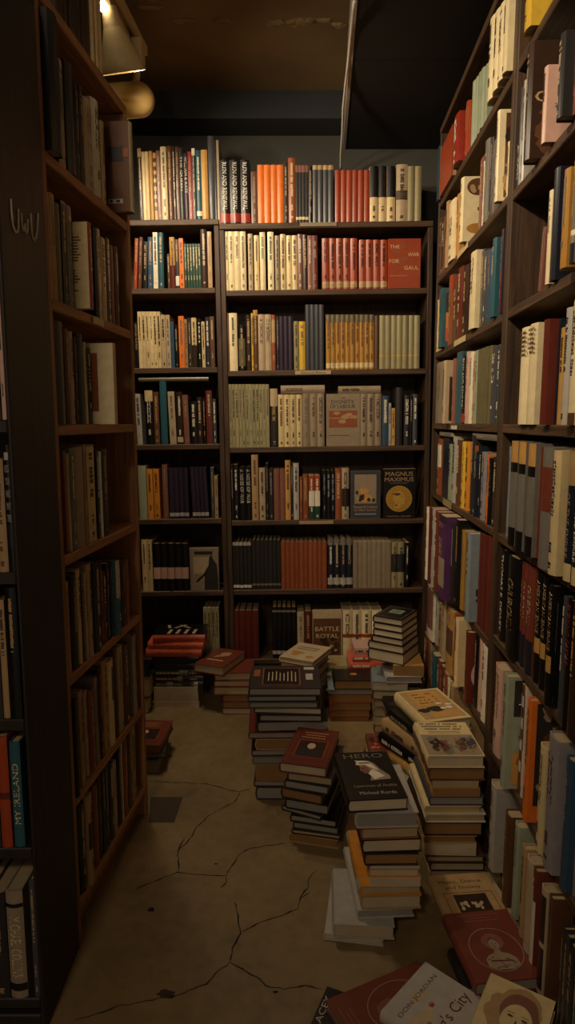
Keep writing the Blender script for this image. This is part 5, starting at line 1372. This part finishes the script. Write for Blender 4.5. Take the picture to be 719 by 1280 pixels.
# ------------------------------------------------------------------ light
def lamp(name, kind, loc, tgt, power, col, size=.04, spot=None, blend=.6):
    d = bpy.data.lights.new(name, kind); d.energy = power; d.color = col
    if kind == 'SPOT': d.spot_size = math.radians(spot); d.spot_blend = blend; d.shadow_soft_size = size
    elif kind == 'POINT': d.shadow_soft_size = size
    else: d.size = size
    o = bpy.data.objects.new(name, d); C.objects.link(o); o.location = loc
    o.rotation_euler = (Vector(tgt) - Vector(loc)).to_track_quat('-Z', 'Y').to_euler(); return o
WARM = (1, .80, .55)
lamp('spotlight_beam', 'SPOT', Vector(hc) + axA * .13 + Vector((0.02, 0.03, -.01)), (-.1, 2.95, 1.6), 33, WARM, .05, 150, .9)
lamp('spotlight_beam', 'SPOT', hb + axB * .17, (.5, 2.75, 1.55), 23, WARM, .04, 150, .9)
lamp('spotlight_beam', 'SPOT', (-.525, .85, 2.46), (.60, 1.75, 1.9), 56, WARM, .03, 95, 1)
lamp('added_fill_light', 'SPOT', (-.62, -1.0, 2.45), (.2, 1.9, .4), 33, (1, .80, .58), .15, 110, 1)  # added fill behind the camera, brightens the aisle and the near shelves
w = bpy.data.worlds.new('shop_gloom'); w.use_nodes = True; bpy.context.scene.world = w
w.node_tree.nodes['Background'].inputs[0].default_value = (1, .78, .55, 1); w.node_tree.nodes['Background'].inputs[1].default_value = .18
# ------------------------------------------------------------------ camera
cd = bpy.data.cameras.new('camera'); cam = bpy.data.objects.new('camera', cd); C.objects.link(cam); cam.location = EYE
cam.rotation_euler = (math.pi / 2 - PITCH, 0, 0); cd.sensor_fit = 'VERTICAL'; cd.sensor_height = 36; cd.lens = F / 1280 * 36; cd.clip_start = .02
S = bpy.context.scene; S.camera = cam
vs_ = S.view_settings; vs_.view_transform = 'Standard'; vs_.look = 'None'; vs_.exposure = .42; vs_.gamma = 1; vs_.use_curve_mapping = False
S.cycles.max_bounces = 8; S.cycles.diffuse_bounces = 5; S.cycles.use_denoising = True

# ------------------------------------------------------------------ labels of the shelved books: look first, then place in the row
byrow = {}
for where, lk, r, x, H, T in ALL: byrow.setdefault(where, []).append((x, lk, r, H, T))
def plural(q): return q.replace(' book', ' books', 1) if ' book' in q else q + 's'
for where, L in byrow.items():
    L.sort(key=lambda q: q[0]); mh = sorted(q[3] for q in L)[len(L) // 2]; mt = sorted(q[4] for q in L)[len(L) // 2]
    looks = [q[1] if q[1][0] != '~' else ('tall ' if q[3] > 1.15 * mh else 'short ' if q[3] < .8 * mh else 'thick ' if q[4] > 1.8 * mt else 'slim ' if q[4] < .55 * mt else '') + q[1][1:] for q in L]
    for i, (x, _, r, H, T) in enumerate(L):
        lk = looks[i]
        same = [j for j, q in enumerate(looks) if q == lk]; n = len(same); o_ = ORD[same.index(i) + 1]; c = []
        if n == 1: c.append(f'{lk}, {where}')
        elif same[-1] - same[0] == n - 1: c.append(f'{o_} of {NUM[n]} {plural(lk)} from left, {where}')
        else:
            c += [f'{lk} {w_} {looks[j]}, {where}' for j, w_ in ((i - 1, 'right of'), (i + 1, 'left of')) if 0 <= j < len(L) and looks.count(looks[j]) == 1]
        c.append(f'{o_} {lk} from left, {where}'); c.append(f'{o_} {lk}, {where}')
        r['label'] = next((q for q in c if len(q.split()) <= 16), c[-1])
# ------------------------------------------------------------------ the 300 books that show largest stay objects, the rest become one
bpy.context.view_layer.update()
from mathutils.bvhtree import BVHTree
cnt = {}; BV, BF, BO = [], [], []
for ob in list(C.objects):
    if ob.type != 'MESH': continue
    top = ob
    while top.parent: top = top.parent
    M = ob.matrix_world; base = len(BV); BV += [M @ v.co for v in ob.data.vertices]
    for p in ob.data.polygons: BF.append([base + v for v in p.vertices]); BO.append(top.name)
bvh = BVHTree.FromPolygons(BV, BF)
for iy in range(0, 1280, 3):
    for ix in range(1, 719, 3):
        hit = bvh.ray_cast(EYE, ray(ix, iy).normalized())
        if hit[2] is not None: cnt[BO[hit[2]]] = cnt.get(BO[hit[2]], 0) + 1
books = [o for o in C.objects if o.type == 'EMPTY' and o.get('category') == 'book']
books.sort(key=lambda o: -cnt.get(o.name, 0))
rest = books[300:]; dead, deadm = [], []; mats_, mi_ = [], {}; V, Fc, MI, RN, LF = [], [], [], [], []
for o in rest:
    for ch_ in list(o.children):
        me = ch_.data; M = ch_.matrix_world; base = len(V); V += [tuple(M @ v.co) for v in me.vertices]
        for q in me.materials:
            if q.name not in mi_: mi_[q.name] = len(mats_); mats_.append(q)
        sl = [mi_[q.name] for q in me.materials]
        for p in me.polygons: Fc.append(tuple(base + v for v in p.vertices)); MI.append(sl[p.material_index])
        n_ = len(me.vertices)
        for nm, T_ in (('rnd', RN), ('leaf', LF)):
            a_ = me.attributes.get(nm); T_ += [q.value for q in a_.data] if a_ else [0.0] * n_
        dead.append(ch_); deadm.append(me)
    dead.append(o)
bpy.data.batch_remove(dead); bpy.data.batch_remove(deadm)
if rest:
    me = mesh('small_books', V, Fc, mats_, MI)
    for nm, T_ in (('rnd', RN), ('leaf', LF)): me.attributes.new(nm, 'FLOAT', 'POINT').data.foreach_set('value', T_)
    o = link('small_books', me); o['kind'] = 'stuff'; o['label'] = 'all the smaller and half hidden books filling the rest of the shelves and piles'; o['category'] = 'books'
